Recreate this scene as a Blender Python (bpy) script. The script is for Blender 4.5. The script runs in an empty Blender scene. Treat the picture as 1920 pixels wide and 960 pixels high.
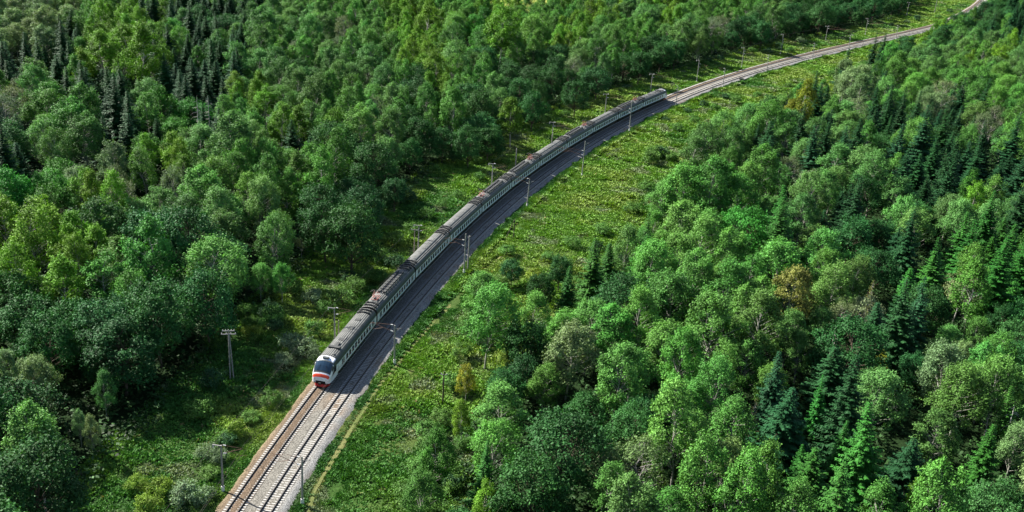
import bpy, math, random
import numpy as np
from mathutils import Matrix, Vector
random.seed(7); RNG = np.random.default_rng(7)
R = math.radians
scn = bpy.context.scene
COL = scn.collection

# ------------------------------------------------------------------ camera
FPX, PITCH, ROLL, CAMZ = 1939.5, .3818, .0698, 86.36      # focal length in px of the 1920 wide photo
_ct, _st = math.cos(PITCH), math.sin(PITCH)
C_F = np.array([0, _ct, -_st]); _u = np.array([0, _st, _ct]); _r = np.array([1., 0, 0])
C_R = _r*math.cos(ROLL)+_u*math.sin(ROLL); C_U = -_r*math.sin(ROLL)+_u*math.cos(ROLL)
cam_d = bpy.data.cameras.new('camera'); cam = bpy.data.objects.new('camera', cam_d); COL.objects.link(cam)
cam_d.sensor_width = 36; cam_d.lens = 36*FPX/1920; cam_d.clip_start = 1; cam_d.clip_end = 12000
cam.matrix_world = Matrix(((C_R[0], C_U[0], -C_F[0], 0), (C_R[1], C_U[1], -C_F[1], 0), (C_R[2], C_U[2], -C_F[2], CAMZ), (0, 0, 0, 1)))
scn.camera = cam

def ground_at(px, py, z=0.0):
    """World point at height z seen at pixel (px,py) of the 1920x960 photo."""
    px = np.asarray(px, float); py = np.asarray(py, float)
    d = C_F+((px-960)/FPX)[..., None]*C_R-((py-480)/FPX)[..., None]*C_U
    t = (z-CAMZ)/d[..., 2]
    return d*t[..., None]+np.array([0, 0, CAMZ])
def project(P):
    P = np.asarray(P, float)-np.array([0, 0, CAMZ]); w = P@C_F
    return np.stack([960+FPX*(P@C_R)/w, 480-FPX*(P@C_U)/w, w], -1)

# ------------------------------------------------------------------ light
SUN_EL, SUN_AZ = R(36.5), R(149)          # azimuth: direction towards the sun, counter-clockwise from +X
w = bpy.data.worlds.new('World'); scn.world = w; w.use_nodes = True
nt = w.node_tree; bg = nt.nodes['Background']
sky = nt.nodes.new('ShaderNodeTexSky'); sky.sky_type = 'NISHITA'; sky.sun_disc = False
sky.sun_elevation = SUN_EL; sky.sun_rotation = R(90)-SUN_AZ
nt.links.new(sky.outputs[0], bg.inputs[0]); bg.inputs[1].default_value = .052
sd = bpy.data.lights.new('sun', 'SUN'); sd.energy = 5; sd.angle = R(.53); sd.color = (1, .955, .87)
so = bpy.data.objects.new('sun', sd); COL.objects.link(so)
sdir = Vector((math.cos(SUN_EL)*math.cos(SUN_AZ), math.cos(SUN_EL)*math.sin(SUN_AZ), math.sin(SUN_EL)))
so.rotation_euler = sdir.to_track_quat('Z', 'Y').to_euler(); so.location = (-200, 300, 300)
vs = scn.view_settings
vs.view_transform = 'Standard'; vs.look = 'None'; vs.gamma = 1; vs.use_curve_mapping = False; vs.exposure = 1.70
scn.display_settings.display_device = 'sRGB'
cy = scn.cycles
cy.max_bounces = 4; cy.diffuse_bounces = 1; cy.glossy_bounces = 2; cy.transmission_bounces = 3; cy.transparent_max_bounces = 4
cy.use_denoising = True; cy.caustics_reflective = False; cy.caustics_refractive = False
scn.render.film_transparent = False

# ------------------------------------------------------------------ helpers
def put(o, label=None, cat=None, group=None, kind=None):
    if label: o['label'] = label
    if cat: o['category'] = cat
    if group: o['group'] = group
    if kind: o['kind'] = kind
    return o
def empty(name, loc=(0, 0, 0), rz=0., parent=None):
    o = bpy.data.objects.new(name, None); COL.objects.link(o); o.location = loc; o.rotation_euler = (0, 0, rz); o.parent = parent
    o.empty_display_size = .5
    return o
def mesh_np(name, V, F, mat, attrs=None, smooth=False, midx=None, uvs=None):
    """V (n,3); F (m,k) faces all with k corners -> mesh; attrs: {name: per-face float}."""
    V = np.asarray(V, np.float32); F = np.asarray(F, np.int32)
    me = bpy.data.meshes.new(name); k = F.shape[1]; m = len(F)
    me.vertices.add(len(V)); me.vertices.foreach_set('co', V.ravel())
    me.loops.add(m*k); me.loops.foreach_set('vertex_index', F.ravel())
    me.polygons.add(m); me.polygons.foreach_set('loop_start', np.arange(0, m*k, k, dtype=np.int32))
    try: me.polygons.foreach_set('loop_total', np.full(m, k, np.int32))
    except Exception: pass
    for ma in (mat if isinstance(mat, (list, tuple)) else [mat]): me.materials.append(ma)
    if midx is not None: me.polygons.foreach_set('material_index', np.asarray(midx, np.int32))
    if smooth: me.polygons.foreach_set('use_smooth', np.ones(m, bool))
    me.update(calc_edges=True)
    for an, av in (attrs or {}).items():
        av = np.asarray(av, np.float32)
        dom = 'FACE' if len(av) == m else 'POINT'
        if av.ndim == 2:
            a = me.attributes.new(an, 'FLOAT_VECTOR', dom); a.data.foreach_set('vector', av.ravel())
        else:
            a = me.attributes.new(an, 'FLOAT', dom); a.data.foreach_set('value', av)
    return me
def link(name, me, parent=None):
    o = bpy.data.objects.new(name, me); COL.objects.link(o); o.parent = parent; return o

class MB:
    """collects boxes, prisms and tubes into one mesh"""
    def __init__(s): s.v = []; s.f = []; s.m = []
    def add(s, vs_, fs, mi=0):
        b = len(s.v); s.v += [tuple(v) for v in vs_]; s.f += [tuple(b+i for i in f) for f in fs]; s.m += [mi]*len(fs); return s
    def box(s, x0, x1, y0, y1, z0, z1, mi=0):
        return s.add([(x, y, z) for x in (x0, x1) for y in (y0, y1) for z in (z0, z1)],
                     [(0, 1, 3, 2), (4, 6, 7, 5), (0, 4, 5, 1), (2, 3, 7, 6), (0, 2, 6, 4), (1, 5, 7, 3)], mi)
    def tube(s, a, b, r0, r1=None, n=6, mi=0):
        r1 = r0 if r1 is None else r1
        a = np.array(a, float); b = np.array(b, float); d = b-a; L = np.linalg.norm(d); d = d/max(L, 1e-9)
        h = np.array([0, 0, 1.]) if abs(d[2]) < .9 else np.array([1., 0, 0])
        u = np.cross(d, h); u /= np.linalg.norm(u); v = np.cross(d, u)
        vs_ = []
        for c, r in ((a, r0), (b, r1)):
            for i in range(n):
                t = 2*math.pi*i/n; vs_.append(c+r*(u*math.cos(t)+v*math.sin(t)))
        fs = [(i, (i+1) % n, n+(i+1) % n, n+i) for i in range(n)]+[tuple(range(n))[::-1], tuple(range(n, 2*n))]
        return s.add(vs_, fs, mi)
    def path(s, pts, r, n=5, mi=0):
        for a, b in zip(pts[:-1], pts[1:]): s.tube(a, b, r, r, n, mi)
        return s
    def build(s, name, mats, parent=None, smooth=False):
        me = bpy.data.meshes.new(name); me.from_pydata(s.v, [], s.f)
        for ma in (mats if isinstance(mats, (list, tuple)) else [mats]): me.materials.append(ma)
        me.polygons.foreach_set('material_index', s.m)
        if smooth: me.polygons.foreach_set('use_smooth', [True]*len(s.f))
        me.update(); return link(name, me, parent)

def mat(name, col, rough=.7, metal=0., spec=.3, noise=0., nscale=3., col2=None, bump=0.):
    m = bpy.data.materials.new(name); m.use_nodes = True; n = m.node_tree.nodes; l = m.node_tree.links
    p = n['Principled BSDF']; p.inputs['Roughness'].default_value = rough; p.inputs['Metallic'].default_value = metal
    p.inputs['Specular IOR Level'].default_value = spec
    tc = n.new('ShaderNodeTexCoord'); nz = n.new('ShaderNodeTexNoise'); nz.inputs['Scale'].default_value = nscale; nz.inputs['Detail'].default_value = 6
    l.new(tc.outputs['Object'], nz.inputs['Vector'])
    mx = n.new('ShaderNodeMix'); mx.data_type = 'RGBA'
    c2 = col2 or tuple(c*(1-noise) for c in col)
    rp = n.new('ShaderNodeMapRange'); rp.inputs[1].default_value = .35; rp.inputs[2].default_value = .65
    l.new(nz.outputs['Fac'], rp.inputs[0]); l.new(rp.outputs[0], mx.inputs[0])
    mx.inputs[6].default_value = (*col, 1); mx.inputs[7].default_value = (*c2, 1)
    l.new(mx.outputs[2], p.inputs['Base Color'])
    if bump:
        b = n.new('ShaderNodeBump'); b.inputs['Strength'].default_value = bump; b.inputs['Distance'].default_value = .05
        l.new(nz.outputs['Fac'], b.inputs['Height']); l.new(b.outputs[0], p.inputs['Normal'])
    return m

# smooth value noise in numpy
_perm = RNG.random((256, 256))
def vnoise(x, y, sc, seed=0):
    x = np.asarray(x, float)/sc+seed*17.3; y = np.asarray(y, float)/sc+seed*9.1
    xi = np.floor(x).astype(int); yi = np.floor(y).astype(int); fx = x-xi; fy = y-yi
    fx = fx*fx*(3-2*fx); fy = fy*fy*(3-2*fy)
    g = lambda a, b: _perm[a % 256, b % 256]
    return (g(xi, yi)*(1-fx)+g(xi+1, yi)*fx)*(1-fy)+(g(xi, yi+1)*(1-fx)+g(xi+1, yi+1)*fx)*fy
def fbm(x, y, sc, seed=0):
    return .5*vnoise(x, y, sc, seed)+.3*vnoise(x, y, sc/2.1, seed+1)+.2*vnoise(x, y, sc/4.3, seed+2)

# ------------------------------------------------------------------ the line's course (midway between both tracks)
PX = [-8.678681398601295e-10, 4.766935683010618e-07, 0.0005990157615381073, 0.12332611072485454, -32.89224101475329]
PY = [8.913197563526948e-10, -9.356361910702388e-07, 3.6585821726851144e-05, 0.9868352637590615, 115.41203943937286]
_s = np.arange(-70, 900, .5); _c = np.c_[np.polyval(PX, _s), np.polyval(PY, _s)]
_u0 = np.array([0, 116.4, 175.0]); _fx = np.polyfit(_u0, [242.6, 303.5, 330.7], 2); _fy = np.polyfit(_u0, [628.2, 727.4, 779.3], 2)
_w = np.clip((_s-555)/110, 0, 1); _w = (_w*_w*(3-2*_w))[:, None]; _c = _c*(1-_w)+np.c_[np.polyval(_fx, _s-592.5), np.polyval(_fy, _s-592.5)]*_w
_L = np.r_[0, np.cumsum(np.linalg.norm(np.diff(_c, axis=0), axis=1))]; _L += -70-0
CL = np.arange(-69, 880, .5)                           # true arc length along the line
CX = np.interp(CL, _L, _c[:, 0]); CY = np.interp(CL, _L, _c[:, 1])
def cl(s, off=0.):
    """point on the line at arc length s, off metres to its right; and the unit tangent"""
    x = np.interp(s, CL, CX); y = np.interp(s, CL, CY)
    tx = np.interp(np.asarray(s)+.5, CL, CX)-np.interp(np.asarray(s)-.5, CL, CX); ty = np.interp(np.asarray(s)+.5, CL, CY)-np.interp(np.asarray(s)-.5, CL, CY)
    n = np.hypot(tx, ty); tx, ty = tx/n, ty/n
    return x+ty*off, y-tx*off, tx, ty
_cs = CL[::6]; _cx = CX[::6]; _cy = CY[::6]; _, _, _ctx, _cty = cl(_cs)
def line_off(x, y):
    """signed offset (right positive) and arc length for points"""
    x = np.atleast_1d(np.asarray(x, float)); y = np.atleast_1d(np.asarray(y, float)); off = np.empty(len(x)); s = np.empty(len(x))
    for a in range(0, len(x), 8000):
        b = slice(a, a+8000)
        i = np.argmin((x[b, None]-_cx)**2+(y[b, None]-_cy)**2, axis=1)
        dx = x[b]-_cx[i]; dy = y[b]-_cy[i]
        off[b] = dx*_cty[i]-dy*_ctx[i]; s[b] = _cs[i]+dx*_ctx[i]+dy*_cty[i]
    return off, s
TRACK = 2.15; RAILTOP = .50; BALLAST = .30

# clearing outline on the ground (left wood edge up, right wood edge down)
_pl = [(40, 1300), (140, 1010), (165, 930), (235, 840), (325, 752), (405, 675), (470, 590), (545, 530), (625, 458), (690, 410), (755, 368), (815, 320), (872, 290), (938, 252), (1020, 216), (1102, 184), (1175, 161), (1270, 134), (1370, 103), (1470, 80), (1560, 62), (1640, 46), (1690, 30), (1720, 12), (1760, -22)]
_pr = [(1895, -30), (1850, 26), (1795, 50), (1755, 73), (1712, 108), (1660, 135), (1600, 160), (1530, 190), (1470, 217), (1400, 262), (1345, 312), (1300, 372), (1250, 430), (1190, 490), (1105, 545), (1030, 600), (970, 660), (925, 740), (885, 820), (855, 900), (835, 1010), (800, 1300)]
_q = np.array(_pl+_pr, float); CLEAR = ground_at(_q[:, 0], _q[:, 1])[:, :2]
def inside(x, y, poly=CLEAR):
    x = np.asarray(x, float); y = np.asarray(y, float); r = np.zeros(x.shape, bool); n = len(poly)
    for i in range(n):
        (x1, y1), (x2, y2) = poly[i], poly[(i+1) % n]
        c = ((y1 > y) != (y2 > y)) & (x < (x2-x1)*(y-y1)/(y2-y1+1e-12)+x1); r ^= c
    return r
def edge_dist(x, y, poly=CLEAR):
    x = np.asarray(x, float); y = np.asarray(y, float); d = np.full(x.shape, 1e9); n = len(poly)
    for i in range(n):
        a = poly[i]; b = poly[(i+1) % n]; ab = b-a; t = np.clip(((x-a[0])*ab[0]+(y-a[1])*ab[1])/(ab@ab), 0, 1)
        d = np.minimum(d, np.hypot(x-a[0]-t*ab[0], y-a[1]-t*ab[1]))
    return d
FIELD = (-8., 588., 26., 74.)                          # sunny hay field far behind the wood
def in_field(x, y): return ((x-FIELD[0])/FIELD[2])**2+((y-FIELD[1])/FIELD[3])**2 < 1
_gg = ground_at(1768, 742); GLADE = (float(_gg[0]), float(_gg[1]), 6.5, 5.)
def in_glade(x, y): return ((x-GLADE[0])/GLADE[2])**2+((y-GLADE[1])/GLADE[3])**2 < 1

def height(x, y, off=None):
    x = np.asarray(x, float); y = np.asarray(y, float); sh = x.shape
    if off is None: off = line_off(x.ravel(), y.ravel())[0].reshape(sh)
    a = np.abs(off); m = np.clip((a-6.5)/12, 0, 1); m = m*m*(3-2*m)
    h = (fbm(x, y, 38., 3)-.5)*1.6*m+(fbm(x, y, 7., 5)-.5)*.5*m
    h -= .35*np.exp(-((off-9.5)/2.2)**2)+.3*np.exp(-((off+8.5)/2.)**2)
    return h

# ------------------------------------------------------------------ materials
def leaf_mat():
    m = bpy.data.materials.new('foliage'); m.use_nodes = True; n = m.node_tree.nodes; l = m.node_tree.links
    p = n['Principled BSDF']; out = n['Material Output']
    at = n.new('ShaderNodeAttribute'); at.attribute_type = 'INSTANCER'; at.attribute_name = 'tint'
    va = n.new('ShaderNodeAttribute'); va.attribute_type = 'GEOMETRY'; va.attribute_name = 'var'
    oi = n.new('ShaderNodeObjectInfo')
    # leaf to leaf brightness and a drift towards yellow
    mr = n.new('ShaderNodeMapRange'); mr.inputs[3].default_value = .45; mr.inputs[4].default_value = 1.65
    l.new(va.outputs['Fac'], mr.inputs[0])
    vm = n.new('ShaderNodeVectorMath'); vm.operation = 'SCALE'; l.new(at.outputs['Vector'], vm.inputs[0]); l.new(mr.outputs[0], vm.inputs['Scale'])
    hs = n.new('ShaderNodeHueSaturation'); l.new(vm.outputs[0], hs.inputs['Color'])
    h2 = n.new('ShaderNodeMapRange'); h2.inputs[3].default_value = .49; h2.inputs[4].default_value = .512; l.new(oi.outputs['Random'], h2.inputs[0])
    l.new(h2.outputs[0], hs.inputs['Hue'])
    l.new(hs.outputs[0], p.inputs['Base Color']); p.inputs['Roughness'].default_value = .6; p.inputs['Specular IOR Level'].default_value = .1
    tr = n.new('ShaderNodeBsdfTranslucent'); tm = n.new('ShaderNodeMix'); tm.data_type = 'RGBA'; tm.blend_type = 'MULTIPLY'; tm.inputs[0].default_value = 1
    l.new(hs.outputs[0], tm.inputs[6]); tm.inputs[7].default_value = (1.15, 1.25, .45, 1); l.new(tm.outputs[2], tr.inputs[0])
    ms = n.new('ShaderNodeMixShader'); ms.inputs[0].default_value = .16
    l.new(p.outputs[0], ms.inputs[1]); l.new(tr.outputs[0], ms.inputs[2]); l.new(ms.outputs[0], out.inputs['Surface'])
    return m
M_LEAF = leaf_mat()
def grass_mat():
    m = M_LEAF.copy(); m.name = 'grass_blades'; n = m.node_tree.nodes
    for q in n:
        if q.type == 'ATTRIBUTE' and q.attribute_name == 'tint': q.attribute_type = 'GEOMETRY'
    return m
M_GRASS = grass_mat()
M_BARK = mat('bark_brown', (.11, .085, .06), .9, noise=.5, nscale=8)
M_BIRCH = mat('bark_birch', (.5, .48, .43), .8, nscale=5, col2=(.12, .11, .1))
M_ASPEN = mat('bark_grey_green', (.33, .33, .28), .85, noise=.4, nscale=6)
M_DEAD = mat('dead_wood', (.42, .4, .37), .85, noise=.35, nscale=5)
M_CONC = mat('concrete_pole', (.27, .265, .25), .85, noise=.25, nscale=4)
M_WHITEW = mat('whitewash', (.72, .72, .7), .8, noise=.25, nscale=5)
M_WOODP = mat('creosoted_wood', (.07, .055, .045), .85, noise=.4, nscale=6)
M_WOODG = mat('weathered_wood', (.26, .22, .18), .85, noise=.3, nscale=6)
M_STEEL = mat('galvanised_steel', (.32, .31, .3), .5, .3, noise=.2)
M_RUSTST = mat('rusty_steel', (.16, .09, .065), .7, .2, noise=.4, nscale=6)
M_PORC = mat('white_insulator', (.7, .7, .68), .25, noise=.1)
M_WIRE = mat('copper_wire', (.10, .085, .07), .5, .5)
M_RAIL = mat('rail_rust', (.07, .045, .033), .75, .2, noise=.4, nscale=5)
M_RHEAD = mat('rail_head', (.22, .21, .2), .35, .8, noise=.15)
M_SLEEP = mat('concrete_sleeper', (.43, .42, .40), .85, noise=.3, nscale=6)
M_CLIP = mat('rail_clip', (.06, .045, .035), .8)

# ------------------------------------------------------------------ ground, ballast, path
def earth_mat(name, fine=9., amp=.45, rough=.95, bump=.5, vor=False):
    m = bpy.data.materials.new(name); m.use_nodes = True; n = m.node_tree.nodes; l = m.node_tree.links
    p = n['Principled BSDF']; p.inputs['Roughness'].default_value = rough; p.inputs['Specular IOR Level'].default_value = .05
    at = n.new('ShaderNodeAttribute'); at.attribute_name = 'basecol'
    tc = n.new('ShaderNodeTexCoord')
    nz = n.new('ShaderNodeTexNoise'); nz.inputs['Scale'].default_value = fine; nz.inputs['Detail'].default_value = 8; nz.inputs['Roughness'].default_value = .7
    l.new(tc.outputs['Object'], nz.inputs['Vector']); src = nz.outputs['Fac']
    mr = n.new('ShaderNodeMapRange'); mr.inputs[1].default_value = .3; mr.inputs[2].default_value = .7; mr.inputs[3].default_value = 1-amp; mr.inputs[4].default_value = 1+amp
    l.new(src, mr.inputs[0])
    fac = mr.outputs[0]
    if vor:
        vo = n.new('ShaderNodeTexVoronoi'); vo.inputs['Scale'].default_value = 11; l.new(tc.outputs['Object'], vo.inputs['Vector'])
        sp = n.new('ShaderNodeSeparateColor'); l.new(vo.outputs['Color'], sp.inputs[0])
        m2 = n.new('ShaderNodeMapRange'); m2.inputs[3].default_value = .4; m2.inputs[4].default_value = 1.6; l.new(sp.outputs[0], m2.inputs[0])
        mu = n.new('ShaderNodeMath'); mu.operation = 'MULTIPLY'; l.new(fac, mu.inputs[0]); l.new(m2.outputs[0], mu.inputs[1]); fac = mu.outputs[0]
    vm = n.new('ShaderNodeVectorMath'); vm.operation = 'SCALE'; l.new(at.outputs['Vector'], vm.inputs[0]); l.new(fac, vm.inputs['Scale'])
    l.new(vm.outputs[0], p.inputs['Base Color'])
    b = n.new('ShaderNodeBump'); b.inputs['Strength'].default_value = bump; b.inputs['Distance'].default_value = .1
    l.new(src, b.inputs['Height']); l.new(b.outputs[0], p.inputs['Normal'])
    return m
def mixc(a, b, t): t = np.clip(t, 0, 1)[..., None]; return np.asarray(a)*(1-t)+np.asarray(b)*t
def grid_faces(nu, nv):
    i = np.arange(nu-1)[:, None]*nv+np.arange(nv-1)[None]; return np.stack([i, i+nv, i+nv+1, i+1], -1).reshape(-1, 4)

def ax(lo, hi, st, out):
    a = np.arange(lo, hi+.1, st); g = np.cumsum(st*1.35**np.arange(1, 26)); g = g[g < out]
    return np.r_[lo-g[::-1], a, hi+g]
gx = ax(-150, 320, 3., 5000); gy = ax(90, 700, 3., 5000)
X, Y = np.meshgrid(gx, gy, indexing='ij'); xf, yf = X.ravel(), Y.ravel()
off, _ = line_off(xf, yf); Z = height(xf, yf, off)
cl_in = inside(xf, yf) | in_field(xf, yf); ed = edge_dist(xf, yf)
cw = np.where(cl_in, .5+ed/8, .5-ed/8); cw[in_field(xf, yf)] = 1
n1 = fbm(xf, yf, 14, 11); n2 = fbm(xf, yf, 40, 12)
gcol = mixc((.035, .075, .016), (.07, .09, .025), (n1-.4)*3); gcol = mixc(gcol, (.03, .07, .018), (n2-.5)*4)
gcol = np.where(in_field(xf, yf)[:, None], np.array([.24, .26, .06]), gcol)
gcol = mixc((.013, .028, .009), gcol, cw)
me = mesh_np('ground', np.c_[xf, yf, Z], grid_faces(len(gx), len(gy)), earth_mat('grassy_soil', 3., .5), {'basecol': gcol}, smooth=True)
put(link('ground', me), 'grassy ground under the wood and beside the railway', kind='structure')

bs = np.arange(-66, 872, .6); bo = np.array([-5.1, -4.6, -4.1, -3.75, -3.3, -2.9, -2.6, -2.15, -1.7, -1.3, -1.0, -.6, -.1, .4, .9, 1.3, 1.7, 2.15, 2.6, 3.0, 3.4, 3.8, 4.15, 4.6, 5.1, 5.8])
bz = np.array([-.30, .02, .24, .28, .29, .29, .32, .34, .32, .28, .27, .26, .26, .26, .27, .27, .296, .304, .296, .27, .28, .30, .27, .12, -.10, -.38])
S_, O_ = np.meshgrid(bs, bo, indexing='ij'); edge = (fbm(S_, O_*0, 1.3, 21)-.5)*.5+(fbm(S_, O_*0, 9, 22)-.5)*.5
wg = np.clip((np.abs(O_)-3.6)/1.4, 0, 1); O2 = O_+edge*wg*np.sign(O_)
bx, by, _, _ = cl(S_.ravel(), O2.ravel())
zz = np.broadcast_to(bz, S_.shape).ravel()+(vnoise(bx, by, .9, 4)-.5)*.04
o = O_.ravel(); s_ = S_.ravel(); nn = fbm(bx, by, 5, 31); n3 = fbm(bx, by, 1.6, 33)
beige = np.array([.158, .150, .132]); brown = np.array([.115, .085, .06]); grey = np.array([.205, .205, .20]); rust = np.array([.125, .095, .065])
bc = np.broadcast_to(beige, (len(o), 3)).copy()
bc = mixc(bc, grey, (o-3.2)/.8)
bc = mixc(bc, brown*1.05, np.clip(1-np.abs(o+2.1)/1.5, 0, 1)*2.2-.1)                 # track 1: rusty brown bed
bc = mixc(bc, rust, np.exp(-((o+.95)/.14)**2)*.8*(n3 > .4))
bc = mixc(bc, mixc(rust, (.21, .20, .19), ((fbm(s_, s_*0, 26, 44)-.42)*8)), (-o-3.3)/.4)
bc = mixc(bc, np.array([.22, .2, .1]), (-o-4.5)/.5)
bc = mixc(bc, brown*1.4, (nn-.55)*2.5)
bc = bc*(.86+.28*n3)[:, None]
me = mesh_np('ballast', np.c_[bx, by, zz], grid_faces(len(bs), len(bo)), earth_mat('crushed_stone', 5., .4, vor=True, bump=.8), {'basecol': bc}, smooth=True)
put(link('ballast_bed', me), 'broad bed of crushed stone under both railway tracks', kind='structure')

_pp = np.array([(560, 1010), (577, 960), (590, 917), (631, 852), (664, 795), (690, 757), (718, 714), (736, 694), (766, 656), (812, 603), (860, 554), (900, 512), (940, 478)], float)
PATHP = ground_at(_pp[:, 0], _pp[:, 1])[:, :2]
_pd = np.r_[0, np.cumsum(np.linalg.norm(np.diff(PATHP, axis=0), axis=1))]
ps = np.arange(0, _pd[-1], .5); pcx = np.interp(ps, _pd, PATHP[:, 0]); pcy = np.interp(ps, _pd, PATHP[:, 1])
k = np.ones(9)/9; pcx = np.convolve(np.pad(pcx, 4, 'edge'), k, 'valid'); pcy = np.convolve(np.pad(pcy, 4, 'edge'), k, 'valid')
ptx = np.gradient(pcx); pty = np.gradient(pcy); pn = np.hypot(ptx, pty); ptx /= pn; pty /= pn
cols = []
for t in (-1, -.6, -.2, .2, .6, 1):
    wd = .3+.4*(fbm(ps, ps*0+t, 3, 51)-.5); cols.append((pcx+pty*wd*t, pcy-ptx*wd*t))
px_ = np.stack([c[0] for c in cols], 1).ravel(); py_ = np.stack([c[1] for c in cols], 1).ravel()
pc = mixc((.15, .155, .06), (.10, .14, .04), (fbm(px_, py_, 4, 52)-.3)*2)
me = mesh_np('path', np.c_[px_, py_, height(px_, py_)+.05], grid_faces(len(ps), 6), earth_mat('trodden_earth', 6., .4), {'basecol': pc}, smooth=True)
put(link('path', me), 'narrow trodden path of dry grass along the embankment', kind='structure')

# ------------------------------------------------------------------ the two tracks
def sweep(name, prof, offc, s0, s1, mats, mi, parent, step=2.):
    ss = np.arange(s0, s1, step); V = []
    for (a, z) in prof: x, y, _, _ = cl(ss, offc+a); V.append(np.c_[x, y, np.full(len(ss), z)])
    V = np.stack(V, 1).reshape(-1, 3); k = len(prof); F = []; mm = []
    for j in range(k):
        i = np.arange(len(ss)-1); F.append(np.c_[i*k+j, i*k+(j+1) % k, (i+1)*k+(j+1) % k, (i+1)*k+j]); mm += [mi[j]]*len(i)
    return link(name, mesh_np(name, V, np.concatenate(F), mats, midx=mm), parent)
RP = [(-.075, .32), (.075, .32), (.075, .335), (.018, .36), (.018, .44), (.037, .455), (.037, .5), (-.037, .5), (-.037, .455), (-.018, .44), (-.018, .36), (-.075, .335)]
RM = [0]*12; RM[6] = 1
sl = MB()      # a concrete sleeper: deep ends, waisted middle
prof = [(-1.35, .14, .335), (-.55, .12, .33), (-.35, .11, .306), (.35, .11, .306), (.55, .12, .33), (1.35, .14, .335)]
for a, b in zip(prof[:-1], prof[1:]):
    sl.add([(a[0], -a[1], .12), (a[0], a[1], .12), (a[0], a[1]-.03, a[2]), (a[0], -a[1]+.03, a[2]), (b[0], -b[1], .12), (b[0], b[1], .12), (b[0], b[1]-.03, b[2]), (b[0], -b[1]+.03, b[2])],
           [(0, 4, 5, 1), (1, 5, 6, 2), (2, 6, 7, 3), (3, 7, 4, 0), (0, 1, 2, 3), (4, 7, 6, 5)])
for sx in (-.76, .76):
    for d in (-.12, .12): sl.box(sx+d-.05, sx+d+.05, -.07, .07, .3, .375, 1)
SL_V = np.array(sl.v); SL_F = sl.f; SL_M = sl.m
sl_o = sl.build('sleeper_mesh', [M_SLEEP, M_CLIP]); SL_ME = sl_o.data; bpy.data.objects.remove(sl_o)
SL_ME.name = 'sleeper'
for offc, lab in ((-TRACK, 'rusty brown railway track that the train runs on, nearer the left wood'), (TRACK, 'empty railway track in pale stone, on the right of the train')):
    tr = put(empty('railway_track', (0, 0, 0)), lab, 'track', 'railway tracks side by side', 'structure')
    for g in (-.76, .76):
        sweep('rail', [(a+g, z) for a, z in RP], offc, -64, 868, [M_RAIL, M_RHEAD], RM, tr)
    sp = .56; ss = np.arange(-12, 868, sp)
    x, y, tx, ty = cl(ss, offc); ang = np.arctan2(ty, tx)-math.pi/2
    for i in range(100):
        so_ = link('sleeper', SL_ME, tr); so_.location = (x[i], y[i], 0); so_.rotation_euler = (0, 0, ang[i])
    V = []; F = []; FM = []
    nv = len(SL_V); kk = np.arange(100, len(ss)); c, s2 = np.cos(ang[kk])[:, None], np.sin(ang[kk])[:, None]
    VX = SL_V[None, :, 0]*c-SL_V[None, :, 1]*s2+x[kk][:, None]; VY = SL_V[None, :, 0]*s2+SL_V[None, :, 1]*c+y[kk][:, None]
    VZ = np.broadcast_to(SL_V[None, :, 2], VX.shape); Vv = np.stack([VX, VY, VZ], -1).reshape(-1, 3)
    Ff = (np.array(SL_F)[None]+(np.arange(len(kk))*nv)[:, None, None]).reshape(-1, 4)
    put(link('sleepers', mesh_np('sleepers', Vv, Ff, [M_SLEEP, M_CLIP], midx=np.tile(SL_M, len(kk))), tr), kind='stuff')

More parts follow.
